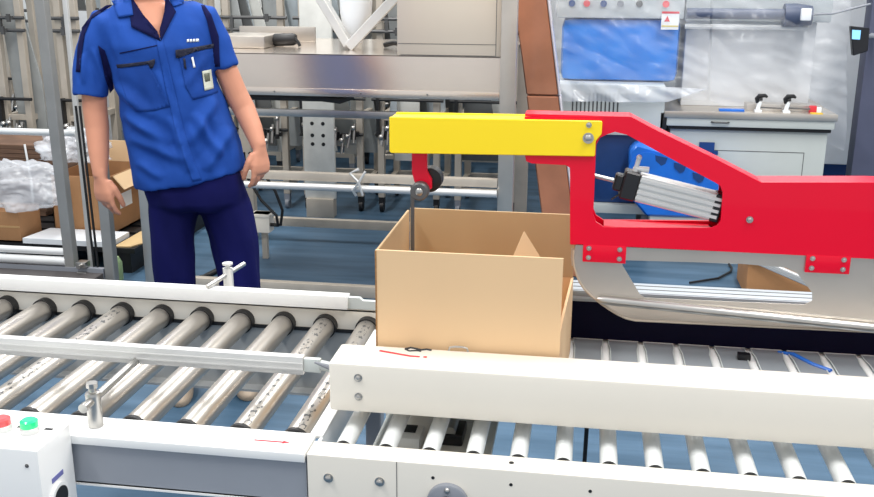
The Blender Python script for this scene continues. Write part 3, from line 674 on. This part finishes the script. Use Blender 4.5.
# junction box and cables on the floor behind the worker
jb = thing('junction_box', (-1.69, 4.8, .09), 'small cream junction box with black cables beside the worker, near the floor rail', 'junction box')
b = MB(); b.box(-1.755, -1.655, 4.78, 4.86, .16, .262, .004); b.box(-1.76, -1.65, 4.775, 4.865, .245, .262, .002); b.build('case', cream, jb)
b = MB(); b.box(-1.72, -1.69, 4.83, 4.86, 0, .16, .002); b.build('stand', beige, jb)
for x, pts in ((0, [(-1.77, 4.76, .60), (-1.76, 4.75, .48), (-1.68, 4.74, .35), (-1.60, 4.74, .27), (-1.60, 4.76, .21), (-1.655, 4.8, .20)]), (1, [(-1.74, 4.76, .60), (-1.68, 4.75, .52), (-1.60, 4.74, .40), (-1.565, 4.74, .30), (-1.585, 4.76, .215), (-1.655, 4.8, .205)]), (2, [(-1.755, 4.78, .19), (-1.80, 4.74, .16), (-1.85, 4.7, .09), (-1.9, 4.68, .012)])):
    b = MB(); b.tube(pts, .008, 8); b.build('cable', black, jb)
b = MB(); b.ellipse_loft([(-1.72, 4.5, .0, .05, .035), (-1.72, 4.5, .02, .045, .03), (-1.72, 4.5, .05, .02, .015)], 16); b.tube([(-1.72, 4.5, .04), (-1.75, 4.52, .02), (-1.80, 4.53, .012)], .008, 8)
o = b.build('foot_pedal', black, None); rebase(o); tag(o, 'small black foot pedal on the blue floor beside the worker', 'pedal')
b = MB(); b.tube([(-2.1, 4.35, .012), (-1.98, 4.30, .012), (-1.9, 4.40, .012), (-1.86, 4.6, .012), (-1.9, 4.8, .012)], .012, 10); b.tube([(-2.08, 4.42, .012), (-1.95, 4.36, .012), (-1.88, 4.46, .012), (-1.84, 4.64, .012)], .010, 10)
o = b.build('cable_bundle', black, None); rebase(o); tag(o, 'black cables lying on the blue floor behind the worker, between the trouser legs', 'cable')

# ================================================================ row of half-built machine frames (the lattice)
rnd = random.Random(4)
platem = [mat('frame_plate_%s' % n, c, .45, .3, var=.15) for n, c in (('pale', (226,226,220)), ('grey', (168,172,172)), ('dark', (96,98,98)), ('bluish', (184,194,200)))]
def clamp_block(b, x, y, z, s=.03):
    b.box(x-s, x+s, y-s*.6, y+s*.6, z-s*.5, z+s*.5)
    b.box(x-s*.5, x+s*.5, y-s, y-s*.4, z-s*1.1, z+s*1.1)
def mframe(x, y, label, h=2.0, w=.44, dep=.5, bottom=.12, seed=0, tall=True, nplates=3):
    r = random.Random(seed)
    t = thing('unfinished_machine', (x, y, 0), label, 'machine', 'unfinished steel machines behind the table')
    x0, x1 = x-w/2, x+w/2
    for xx in (x0, x1):
        for yy in (y, y+dep):
            b = MB(); b.beam((xx, yy, .10), (xx, yy, h if yy == y else h*.8), .042, .042, bev=.002); b.build('post', beige, t)
            b = MB(); b.tube([(xx-.012, yy, .035), (xx+.012, yy, .035)], .035, 16); b.box(xx-.018, xx+.018, yy-.02, yy+.02, .055, .10); b.build('castor', black if r.random() < .6 else greypaint, t)
    for zz in (bottom+.04, .62):
        b = MB(); b.beam((x0, y, zz), (x1, y, zz), .035, .035, bev=.002); b.beam((x0, y+dep, zz), (x1, y+dep, zz), .035, .035); b.beam((x0, y, zz), (x0, y+dep, zz), .035, .035); b.beam((x1, y, zz), (x1, y+dep, zz), .035, .035); b.build('cross_rail', beige, t)
    b = MB(); b.tube([(x0-.03, y-.04, .50+.03*r.random()), (x1+.03, y-.04, .50+.03*r.random())], .011, 8); b.tube([(x0-.05, y-.05, .74), (x1+.05, y-.05, .74)], .010, 8)
    for k in range(4): clamp_block(b, x0+w*(k+.5)/4+.02*r.random(), y-.05, .50+.02*r.random(), .022+.01*r.random())
    b.box(x0-.02, x0, y-.06, y-.02, .50, .75); b.build('clamp_bar', black, t)
    b = MB()
    for k in range(9):
        xx = x0+w*(k+.4)/9; zc = .44+.12*r.random()
        b.tube([(xx, y-.09, zc-.05), (xx+.02*r.random(), y-.07, zc+.07)], .007+.006*r.random(), 8); b.sphere((xx, y-.09, zc+.06*r.random()), .014+.008*r.random(), 8)
    b.build('clamp_fittings', steel, t)
    if tall:
        b = MB(); b.tube([(x0-.05, y-.04, 1.16), (x1+.05, y-.04, 1.16)], .011, 8); b.tube([(x0-.05, y-.04, 1.235), (x1+.05, y-.04, 1.235)], .011, 8); b.beam((x0+.05, y-.04, 1.15), (x0+.05, y-.04, 1.245), .02, .02)
        for k in range(2): clamp_block(b, x0+w*(k+.5)/2+.05*r.random(), y-.05, 1.16+.075*k, .022)
        b.build('upper_clamp_bar', darksteel, t)
    for k in range(nplates):
        xb = x0+w*(k+.1+.4*r.random())/nplates; xt = xb+(-.05-.2*r.random() if r.random() < .66 else .05+.14*r.random()); wd = .06+.08*r.random()
        xb = min(max(xb, x0-.02), x1-.10); xt = min(max(xt, x0-.03), x1-.08); yy = y+.05+.40*k/nplates; z0 = .32+.1*r.random(); z1 = h*(.75+.2*r.random())
        b = MB(); b.prism([(xb, z0), (xb+wd*(1.2+r.random()), z0), (xb+wd*(1.1+.5*r.random()), z0+.45), (xt+wd*.7, z1), (xt, z1)], yy, yy+.012, bev=.001)
        b.build('side_plate', platem[(k+seed) % 4], t)
    return t
mx = [-.62, -1.12, -1.62, -2.12, -2.78]
ml = ['bare machine frame on castors behind the table, nearest the brown slab', 'bare machine frame seen under the yellow nose cover',
      'bare machine frame on castors behind the stainless table, between the braces and its black motor', 'bare machine frame beside the hand of the worker on the right of him', 'bare machine frame hidden mostly behind the worker']
for i, x in enumerate(mx): mframe(x, 6.0, ml[i], 2.0, .36, .5, seed=i+2, nplates=8)
ml2 = ['tall frame in the second row, right behind the hood', 'tall frame in the second row, behind the yellow nose cover', 'tall frame in the second row, above the middle of the stainless table', 'tall frame in the second row, above the left end of the stainless table', 'tall frame in the second row, behind the shoulder of the worker']
for i in range(5): mframe(-.78-.58*i, 7.1, ml2[i], 2.1, .34, .5, seed=i+21, nplates=5)
ml3 = ['tall pale frame at the far left edge behind the wrapped cartons', 'tall pale frame at the left, behind the grey upright of the belt conveyor']
mframe(-3.56, 5.6, ml3[0], 2.0, .16, .4, seed=41, nplates=1)
mframe(-3.17, 5.6, ml3[1], 2.0, .10, .4, seed=45, nplates=1)
for i, (x, lb) in enumerate(((-4.15, 'tall frame in the left back corner behind the flat cartons'), (-3.62, 'tall frame behind the pale frame at the far left'))): mframe(x, 6.7, lb, 2.1, .3, .4, seed=i+61, nplates=2)
# pale cabinets closing the view between the frames
for i, (x0, x1, lb) in enumerate(((-5.4, -4.05, 'pale machine cabinet behind the frames at the left edge'), (-3.9, -2.6, 'pale machine cabinet behind the frames left of the worker'), (-2.45, -1.25, 'pale machine cabinet behind the frames right of the worker'), (-1.15, -.3, 'pale machine cabinet behind the frames beside the hood'))):
    t = thing('machine_cabinet', ((x0+x1)/2, 8.2, 0), lb, 'cabinet')
    b = MB(); b.box(x0, x1, 8.0, 8.5, .35, 2.3, .01); b.build('body', mat('pale_cabinet_paint', (236,238,236), .5, var=.05), t)
    for x in (x0+.08, x1-.08):
        b = MB(); b.box(x-.03, x+.03, 8.03, 8.45, 0, .35); b.build('leg', greypaint, t)
    b = MB(); b.box((x0+x1)/2-.004, (x0+x1)/2+.004, 7.997, 8.001, .4, 2.25); b.build('door_gap', darksteel, t, False)
    b = MB(); b.box((x0+x1)/2+.03, (x0+x1)/2+.05, 7.98, 8.0, 1.0, 1.2, .003); b.build('handle', steel, t)
# perforated upright with black slots (seen at 310-330 px)
t = thing('slotted_upright', (-1.66, 5.8, 0), 'pale upright plate with black slots standing behind the stainless rails', 'upright')
b = MB(); b.box(-1.76, -1.56, 5.8, 5.83, .12, 1.5, .003); b.build('plate', platem[0], t)
for z in (.60, .525, .47):
    for x in (-1.70, -1.63): 
        b = MB(); b.tube([(x, 5.801, z), (x, 5.798, z)], .012 if z != .58 else .02, 14); b.build('slot', black, t)
b = MB(); b.box(-1.75, -1.57, 5.78, 5.86, 0, .12, .003); b.build('foot', beige, t)

# ================================================================ left: low belt conveyor, boxes
bc = thing('belt_conveyor', (-2.9, 4.1, 0), 'low dark belt conveyor with aluminium side tubes and tall grey uprights at the left', 'conveyor')
b = MB(); b.tube([(-3.9, 4.2, .180), (-2.5, 4.2, .180)], .018, 16); b.tube([(-3.9, 4.19, .135), (-2.5, 4.19, .135)], .022, 16); b.build('side_tube', aluw, bc)
b = MB(); b.box(-3.9, -2.3, 3.86, 4.17, .055, .09, .004); b.build('belt', mat('dark_belt', (74,70,70), .6, var=.15), bc)
b = MB()
for k in range(60): b.box(-3.7+k*.024, -3.7+k*.024+.013, 3.84, 3.862, .062, .092)
b.build('belt_teeth', black, bc)
b = MB(); b.box(-3.9, -2.3, 3.84, 3.86, .0, .06); b.box(-3.9, -2.3, 4.17, 4.2, .0, .11); b.build('bed', greypaint, bc)
b = MB(); b.beam((-2.478, 4.2, 0), (-2.50, 4.2, 2.1), .05, .05, bev=.003); b.build('upright', mat('dark_steel_upright', (150,150,148), .4, .4, var=.1), bc)
b = MB(); b.beam((-2.272, 4.2, 0), (-2.272, 4.2, .72), .05, .05, bev=.003); b.build('upright', mat('dark_steel_upright', (120,120,118), .4, .5), bc)
b = MB(); b.beam((-2.42, 4.28, 0), (-2.42, 4.28, 2.1), .022, .022, bev=.002); b.build('slim_upright', alu, bc)
for x in (-2.36, -2.34):
    b = MB(); b.tube([(x, 4.2, .05), (x-.015, 4.2, .9)], .006, 8); b.build('guide_wire', black, bc)
b = MB(); b.tube([(-3.9, 4.4, .735), (-2.5, 4.4, .735)], .017, 14); b.build('top_tube', aluw, bc)
for z in (.08, .13):
    b = MB(); b.box(-2.43, -2.38, 4.15, 4.2, z-.014, z+.014, .002); b.tube([(-2.40, 4.15, z), (-2.40, 4.12, z)], .010, 10); b.build('belt_clamp', steel, bc)
b = MB(); b.tube([(-2.40, 4.40, .0), (-2.40, 4.40, .015)], .02, 8)
b.bm.free()
b = MB(); b.tube([(-2.33, 4.35, 0), (-2.33, 4.35, .09), (-2.33, 4.35, .105), (-2.33, 4.35, .12)], [.035, .035, .028, .02], 20)
o = b.build('jar', greenj, None); rebase(o); tag(o, 'small pale green jar on the floor at the foot of the short grey upright', 'jar')

pal = thing('pallet', (-2.75, 4.9, 0), 'black pallet carrying cardboard boxes at the left', 'pallet')
b = MB()
for k in range(7): b.box(-3.6, -2.27, 4.45+k*.155, 4.45+k*.155+.11, .11, .135)
b.build('deck', black, pal)
for x in (-3.55, -2.95, -2.35):
    b = MB(); b.box(x-.05, x+.05, 4.46, 5.48, 0, .11); b.build('block', black, pal)
b = MB(); b.prism([(-2.385, 4.46), (-2.30, 4.47), (-2.24, 4.62), (-2.22, 5.0), (-2.30, 5.2), (-2.385, 5.2)], .136, .142, axis='Z')
o = b.build('cardboard_sheet', mat('pale_card_sheet', (206,176,128), .8), None, False); rebase(o); tag(o, 'flat tan cardboard sheet lying on the black pallet behind the worker', 'cardboard sheet')
b = MB(); b.prism([(-2.89, 4.45), (-2.40, 4.45), (-2.40, 4.66), (-2.86, 4.67)], .137, .165, axis='Z')
o = b.build('paper_stack', paper, None, False); rebase(o); tag(o, 'white sheets lying flat on the pallet in front of the boxes', 'paper')
bx = thing('carton', (-2.6, 4.9, .145), 'brown open carton on the pallet behind the left-hand side of the worker', 'carton')
b = MB(); x0, x1, y0, y1, z0, z1 = -2.84, -2.50, 4.68, 5.13, .145, .455
b.box(x0, x1, y0, y0+.006, z0, z1); b.box(x0, x1, y1-.006, y1, z0, z1); b.box(x0, x0+.006, y0, y1, z0, z1); b.box(x1-.006, x1, y0, y1, z0, z1); b.box(x0, x1, y0, y1, z0, z0+.006); b.build('body', oldcard, bx, False)
b = MB(); b.beam((-2.49, 4.92, z1), (-2.43, 4.92, z1-.07), .42, .005); b.build('flap', card, bx, False)
b = MB(); b.box(x0+.01, x1-.01, y1-.006, y1, z1, z1+.12); b.build('flap', card, bx, False)
b = MB(); b.box(-2.4995, -2.498, 4.78, 4.92, .26, .34); b.build('white_label', paper, bx, False)
bx2 = thing('carton', (-2.97, 4.5, .14), 'small brown carton at the left edge under the crumpled plastic wrap', 'carton')
b = MB(); b.box(-3.18, -2.905, 4.46, 4.66, .145, .30, .003); b.build('body', oldcard, bx2)
b = MB(); b.box(-3.18, -2.905, 4.4585, 4.46, .215, .225); b.build('tape', mat('clear_brown_tape', (186,150,104), .3), bx2, False)
w_ = blob('bubble_wrap', (-2.93, 4.54, .42), (.24, .12, .125), wrapm, 'crumpled clear bubble wrap heaped on the small brown carton at the left', 'bubble wrap', 2, .4, 2.2, 5, flat=-.115)
w2 = blob('bubble_wrap', (-2.80, 4.9, .56), (.17, .12, .10), wrapm, 'crumpled clear bubble wrap lying on the far side of the open brown carton', 'bubble wrap', 9, .5, 2.6, 5, flat=-.06)
fc = thing('flat_carton_stack', (-3.15, 5.2, .14), 'strapped bundle of brown flattened cartons seen edge-on at the left edge', 'cardboard bundle')
b = MB()
for k in range(16): b.box(-3.55+.004*(k % 3), -3.08+.006*(k % 2), 5.0, 5.4, .14+k*.026, .14+k*.026+.023)
b.build('cartons', wick, fc, False)
b = MB(); b.tube([(-3.15, 4.992, .14), (-3.14, 4.985, .35), (-3.16, 4.992, .56)], .006, 8); b.build('strap', whitep, fc)
ws = MB().box(-3.55, -3.30, 6.3, 6.32, .9, 1.25).build('white_board', paper, None, False)
for v in ws.data.vertices: v.co.z = v.co.z if v.co.z > 1 else 0.0
rebase(ws); tag(ws, 'upright white board among the frames at the far left', 'board')
pb = MB().box(-3.52, -3.36, 6.05, 6.09, 0, .98, .003).build('wooden_board', mat('pale_wood', (178,150,116), .7, var=.2, stretch=(6,6,.6)), None); rebase(pb); tag(pb, 'upright pale wooden board in front of the white board at the far left', 'board')
tw = MB(); tw.tube([(-3.30, 5.95, .70), (-3.28, 5.95, .70)], .18, 32); 
o = tw.build('flywheel', darksteel, None); rebase(o)
for v in o.data.vertices: pass
tag(o, 'dark round wheel seen edge-on beside the grey upright at the left', 'wheel')
o.location.z = 0

# ================================================================ brown board bundles
for z0, z1, lb in ((0, .925, 'lower brown plastic-wrapped cardboard bundle, below the seam, standing on the floor'), (.93, 1.95, 'upper brown plastic-wrapped cardboard bundle standing right of the stainless hood')):
    X = lambda z: -.158*z+.0
    t = thing('cardboard_bundle', (X(z0)-.06, 4.84, z0), lb, 'cardboard bundle')
    b = MB(); b.prism([(X(z0)-.155, z0), (X(z0)+.002, z0), (X(z1)+.002, z1), (X(z1)-.155, z1)], 4.78, 4.9, bev=.006); b.build('boards', brown, t)
    b = MB(); b.prism([(X(z0)+.003, z0), (X(z0)+.013, z0), (X(z1)+.013, z1), (X(z1)+.003, z1)], 4.775, 4.905, bev=.003); b.build('edge_highlight', mat('painted_edge_highlight', (206,200,206), .25, var=.1), t)  # pale strip paints the white highlight down the bundle's right side

# ================================================================ right: wrapped machines
pm = thing('packing_machine', (.5, 5.7, 0), 'grey machine with a blue upper housing draped in clear plastic film', 'machine')
b = MB(); b.box(-.19, .49, 5.44, 6.1, 1.275, 2.0, .01); b.build('control_panel', mat('panel_grey', (198,204,206), .4), pm)
for x, m in ((-.11, navyp), (-.03, redb), (.06, navyp), (.15, greypaint), (.25, darksteel), (.39, redb)):
    b = MB(); b.tube([(x, 5.44, 1.352), (x, 5.43, 1.352)], .018, 18); b.build('panel_knob', m, pm)
b = MB(); b.box(-.16, .48, 5.47, 5.95, .93, 1.276, .05); b.build('blue_housing', bluetank, pm)
b = MB(); b.box(.37, .462, 5.41, 5.418, 1.22, 1.315); lb_ = b.build('warning_label', whitep, pm, False)
b = MB(); b.box(.37, .462, 5.4085, 5.411, 1.304, 1.315); b.prism([(.385,1.262),(.415,1.262),(.400,1.292)], 5.4085, 5.411); b.build('label_marks', redprint, lb_, False)
b = MB(); b.box(.372, .46, 5.4085, 5.411, 1.235, 1.242); b.build('label_line', mat('yellow_print', (226,206,120), .6), lb_, False)
b = MB(); b.box(-.20, .41, 5.30, 5.9, .66, .93, .006); b.build('vent_cabinet', lightgrey, pm)
for k in range(12):
    b = MB(); b.box(-.085+k*.022, -.077+k*.022, 5.2985, 5.301, .77, .885); b.build('vent_slit', darksteel, pm, False)
for k in range(4):
    b = MB(); b.box(.2+k*.028, .214+k*.028, 5.2985, 5.301, .88, .886); b.build('vent_slit', darksteel, pm, False)
b = MB(); b.box(-.02, .38, 5.34, 5.9, .27, .67, .02); b.build('navy_tank', navyp, pm)
b = MB(); b.box(-.2, .40, 5.30, 5.9, .22, .27, .004); b.build('base_frame', lightgrey, pm)
for x in (-.15, .35):
    for y in (5.35, 5.85):
        b = MB(); b.box(x-.025, x+.025, y-.025, y+.025, 0, .22); b.build('foot', greypaint, pm)

b = MB(); b.tube([(.50, 5.43, 1.305), (1.02, 5.43, 1.305)], .028, 18); b.tube([(1.0, 5.43, 1.30), (1.06, 5.43, 1.30), (1.14, 5.43, 1.30)], [.06, .062, .05], 18); DT = b
# bright blue motor unit seen through the arm's window
bmx = thing('blue_drive_unit', (.6, 5.2, 0), 'bright blue drive unit with dark slots seen through the window of the red arm', 'motor')
b = MB(); b.prism([(.23,.60),(.27,.64),(.50,.585),(.80,.50),(.86,.44),(.86,.25),(.34,.25),(.24,.36)], 5.14, 5.29, bev=.012); b.build('housing', bluep, bmx)
b = MB(); b.tube([(.33, 5.135, .50), (.33, 5.14, .50)], .10, 28); b.build('round_cover', bluep, bmx)
for x, z in ((.40, .585), (.50, .55), (.60, .50)):
    b = MB(); b.prism([(x-.035, z), (x+.03, z-.012), (x+.02, z-.045), (x, z-.055), (x-.03, z-.03)], 5.134, 5.141); b.build('slot', navyp, bmx)
b = MB(); b.box(.36, .84, 5.16, 5.28, 0, .25); b.build('stand', lightgrey, bmx)
# cabinet with clamps
cab = thing('clamp_cabinet', (.85, 5.6, 0), 'light grey cabinet with stainless top and shallow drawer behind the red arm', 'cabinet')
b = MB(); b.box(.45, 1.27, 5.34, 6.0, .06, .70, .006); b.build('body', mat('cabinet_grey', (190,196,192), .45, var=.04), cab)
b = MB(); b.box(.50, 1.23, 5.38, 5.96, 0, .06); b.build('plinth', black, cab)
b = MB(); b.box(.425, 1.29, 5.30, 6.05, .72, .765, .004); dr = b.build('drawer', mat('cabinet_grey', (190,196,192), .45), cab)
b = MB(); b.box(.44, 1.28, 5.32, 6.0, .70, .72); b.build('shadow_gap', black, cab)
b = MB(); b.box(.39, .425, 5.30, 5.4, .70, .79, .003); b.build('corner_block', black, cab)
b = MB(); b.tube([(.66, 5.30, .745), (.67, 5.285, .745), (.74, 5.285, .745), (.75, 5.30, .745)], .005, 8); b.build('handle', darksteel, dr)
b = MB(); b.box(.41, 1.30, 5.29, 6.08, .765, .80, .003); b.build('worktop', steelplate, cab)
b = MB(); b.box(.56, 1.16, 5.3385, 5.341, .585, .588); b.box(1.158, 1.161, 5.3385, 5.341, .2, .588); b.build('door_outline', darksteel, cab, False)
b = MB(); b.box(.61, .69, 5.325, 5.345, .575, .63); b.box(.68, .71, 5.32, 5.345, .565, .585); b.build('lock_block', navyp, cab)
b = MB(); b.box(.85, 1.24, 5.39, 5.50, .80, .835, .004); b.build('raised_plate', steelplate, cab)
b = MB(); b.box(.515, 1.20, 5.55, 6.0, .80, 1.26, .006); b.build('white_panel', mat('soft_white_panel', (214,216,218), .4), cab)
b = MB(); b.box(.50, 1.26, 5.50, 6.1, 1.262, 2.0, .01); b.build('upper_housing', mat('panel_grey', (198,204,206), .4), cab)
DT.build('dark_tube', mat('dark_blue_grey', (78,88,112), .4), cab)
b = MB(); b.box(1.06, 1.11, 5.28, 5.31, 1.28, 1.34, .005); b.build('white_knob', whitep, cab)
b = MB(); b.tube([(.50, 5.47, 1.235), (1.14, 5.47, 1.235)], .014, 12); b.build('light_rod', aluw, cab)
for x, lb in ((.90, 'white toggle clamp with black handle on the cabinet top, left of the pair'), (1.045, 'white toggle clamp with black handle on the cabinet top, right of the pair')):
    t = thing('toggle_clamp', (x, 5.34, .80), lb, 'clamp', None)
    b = MB(); b.box(x-.018, x+.018, 5.315, 5.355, .80, .812, .002); b.beam((x-.004, 5.335, .81), (x+.006, 5.335, .855), .022, .02, bev=.003); b.build('base', whitep, t)
    b = MB(); b.tube([(x-.005, 5.335, .85), (x-.012, 5.335, .872), (x+.0, 5.335, .886), (x+.03, 5.335, .888), (x+.042, 5.335, .88)], [.011,.011,.012,.010,.006], 10); b.tube([(x+.0, 5.335, .868), (x+.018, 5.335, .868)], .008, 8); b.build('handle', black, t)
    b = MB(); b.tube([(x+.01, 5.335, .825), (x+.12, 5.335, .822)], .004, 8); b.build('arm', darksteel, t)
b = MB(); b.box(1.165, 1.20, 5.34, 5.37, .80, .838, .003); o = b.build('switch', redprint, None); b2 = MB(); b2.box(1.20, 1.225, 5.34, 5.37, .80, .83, .003); rebase(o)
o2 = b2.build('switch_cover', whitep, None); o2.parent = o; 
for v in o2.data.vertices: v.co -= o.location
tag(o, 'small red switch with white cover at the right end of the cabinet top', 'switch')
b = MB(); b.box(.70, .83, 5.33, 5.37, .80, .812, .002); o = b.build('tool_tray', bluep, None); rebase(o); tag(o, 'small flat blue tool lying on the cabinet top left of the clamps', 'tool')
b = MB(); b.box(1.165, 1.225, 5.30, 5.33, .80, .806); o = b.build('yellow_tag', mat('yellow_tag_plastic', (226,190,70), .5), None); rebase(o); tag(o, 'small yellow tag on the cabinet top in front of the red switch', 'tag')
# floor carton seen through the lower plate window
b = MB(); b.box(.80, 1.13, 4.6, 4.9, 0, .175, .003); b.box(.962, .968, 4.598, 4.9, .1751, .176)
o = b.build('carton', mat('floor_carton', (186,134,88), .8, var=.1), None); rebase(o); tag(o, 'brown closed carton on the floor seen through the window of the stainless plate', 'carton')
b = MB(); b.beam((1.36, 4.40, .02), (.66, 4.63, .252), .024, .034, bev=.002)
for kk in (-.009, .0, .009): b.beam((1.355, 4.386, .02+kk), (.655, 4.616, .252+kk), .002, .003)
o = b.build('aluminium_profile', alu, None); rebase(o); tag(o, 'slanted ribbed aluminium strut leaning on the corner of the brown floor carton', 'profile')
b = MB(); b.tube([(.55, 4.75, .01), (.7, 4.85, .01), (.78, 4.98, .01), (.795, 5.05, .01), (.79, 5.12, .01)], .006, 8); o = b.build('floor_cable', black, None); rebase(o); tag(o, 'black cable curving on the blue floor left of the brown floor carton', 'cable')

# slate column and display
t = MB(); t.box(1.455, 2.1, 5.5, 5.62, 0, 3.0, .004); o = t.build('column', slate, None); rebase(o); tag(o, 'slate blue column at the right edge of the view', 'column')
dv = thing('display_terminal', (1.36, 5.35, 1.1), 'black handheld display terminal with lit blue screen on the slate column', 'terminal')
b = MB(); b.prism([(1.312,1.255),(1.405,1.245),(1.41,1.13),(1.34,1.105)], 5.30, 5.345, bev=.004); b.build('case', blackgloss, dv)
b = MB(); b.prism([(1.320,1.236),(1.362,1.234),(1.362,1.188),(1.324,1.190)], 5.296, 5.301); b.build('screen', screenm, dv, False)
b = MB(); b.tube([(1.39, 5.345, 1.2), (1.47, 5.40, 1.2), (1.47, 5.505, 1.2)], .012, 10); b.build('bracket', greypaint, dv)
b = MB(); b.tube([(1.10, 5.5, 1.30), (1.25, 5.45, 1.31), (1.44, 5.48, 1.36)], .006, 8); o = b.build('wall_cable', greypaint, None); rebase(o); tag(o, 'thin grey cable running up to the slate column above the terminal', 'cable')
rp = thing('rear_cabinet', (1.3, 6.9, 0), 'tall pale cabinet behind the draped film at the right', 'cabinet')
b = MB(); b.box(-.3, 3.2, 6.6, 7.2, .3, 2.4, .01); b.build('body', mat('rear_cabinet_paint', (232,234,236), .5, var=.05), rp)
b = MB(); b.box(-.2, 3.1, 6.65, 7.1, 0, .3); b.build('plinth', navyp, rp)

# the draped film: one wrinkled sheet over the machines
def sheet(name, P00, P10, P01, P11, nu, nv, amp, seed, m, label, bow=0.):
    bm = bmesh.new(); g = []
    P00, P10, P01, P11 = map(V, (P00, P10, P01, P11))
    for j in range(nv+1):
        row = []
        for i in range(nu+1):
            u, v = i/nu, j/nv
            p = lin3(lin3(P00, P10, u), lin3(P01, P11, u), v)
            q = V((p.x*2.2+p.z*3.5, p.z*2.2-p.x*1.2, seed))
            d = amp*(abs(noise.noise(q))*1.4+.8*abs(noise.noise(q*2.3))+.4*noise.noise(q*5.1))
            p.y -= d+bow*math.sin(math.pi*v)
            row.append(bm.verts.new(p))
        g.append(row)
    for j in range(nv):
        for i in range(nu): bm.faces.new((g[j][i], g[j][i+1], g[j+1][i+1], g[j+1][i]))
    me = bpy.data.meshes.new(name); bm.to_mesh(me); bm.free(); me.materials.append(m)
    for p in me.polygons: p.use_smooth = True
    o = bpy.data.objects.new(name, me); COL.objects.link(o); rebase(o); tag(o, label, 'plastic film')
    s = o.modifiers.new('thick', 'SOLIDIFY'); s.thickness = .0008
    return o
sheet('plastic_film', (-.2, 5.43, .90), (.64, 5.43, .84), (-.2, 5.43, 1.75), (.60, 5.43, 1.75), 110, 100, .055, 1., film, 'clear wrinkled plastic film draped over the blue housing')
sheet('plastic_film', (.65, 5.40, .85), (1.37, 5.40, .60), (.61, 5.40, 1.75), (1.29, 5.40, 1.75), 90, 110, .055, 4., film, 'clear wrinkled plastic film hanging over the white panel, left of the slate column')
sheet('plastic_film', (-.16, 5.28, .84), (.42, 5.28, .85), (-.16, 5.29, .955), (.62, 5.29, .92), 120, 30, .04, 7., film_mat('milky_folded_film', .35, .95, 4, .4), 'milky gathered fold of plastic film along the top of the vented cabinet')

# ================================================================ light and camera
w = bpy.data.worlds.new('hall'); S.world = w; w.use_nodes = True
bg = w.node_tree.nodes['Background']; bg.inputs[0].default_value = (.93, .96, 1, 1); bg.inputs[1].default_value = .62
def lamp(name, loc, sx, sy, power, col=(1,.985,.96), rot=(0,0,0)):
    l = bpy.data.lights.new(name, 'AREA'); l.shape = 'RECTANGLE'; l.size = sx; l.size_y = sy; l.energy = power; l.color = col
    o = bpy.data.objects.new(name, l); o.location = loc; o.rotation_euler = rot; COL.objects.link(o); return o
for i, (x, y) in enumerate(((-2.2, .6), (1.2, .6), (-2.2, 3.2), (1.2, 3.2), (-2.2, 6.0), (1.2, 6.0))):
    lamp('ceiling_lamp', (x, y, 4.2), .35, 2.0, 62)
cam = bpy.data.cameras.new('camera'); co = bpy.data.objects.new('camera', cam); COL.objects.link(co); S.camera = co
f, pit, yaw, rol = 959.63, .278150, .154679, .004143
cam.sensor_width = 36; cam.lens = f*36/874; cam.clip_start = .05
cyw, syw, cp, sp = math.cos(yaw), math.sin(yaw), math.cos(pit), math.sin(pit)
F = V((-syw*cp, cyw*cp, -sp)); Rr = V((cyw, syw, 0)); U = Rr.cross(F)
c, s = math.cos(rol), math.sin(rol); R2 = Rr*c+U*s; U2 = U*c-Rr*s
co.matrix_world = Matrix(((R2.x, U2.x, -F.x, 0), (R2.y, U2.y, -F.y, 0), (R2.z, U2.z, -F.z, 1.5), (0,0,0,1)))
S.view_settings.view_transform = 'Standard'; S.view_settings.look = 'None'; S.view_settings.gamma = 1; S.view_settings.exposure = 0.55; S.view_settings.use_curve_mapping = False
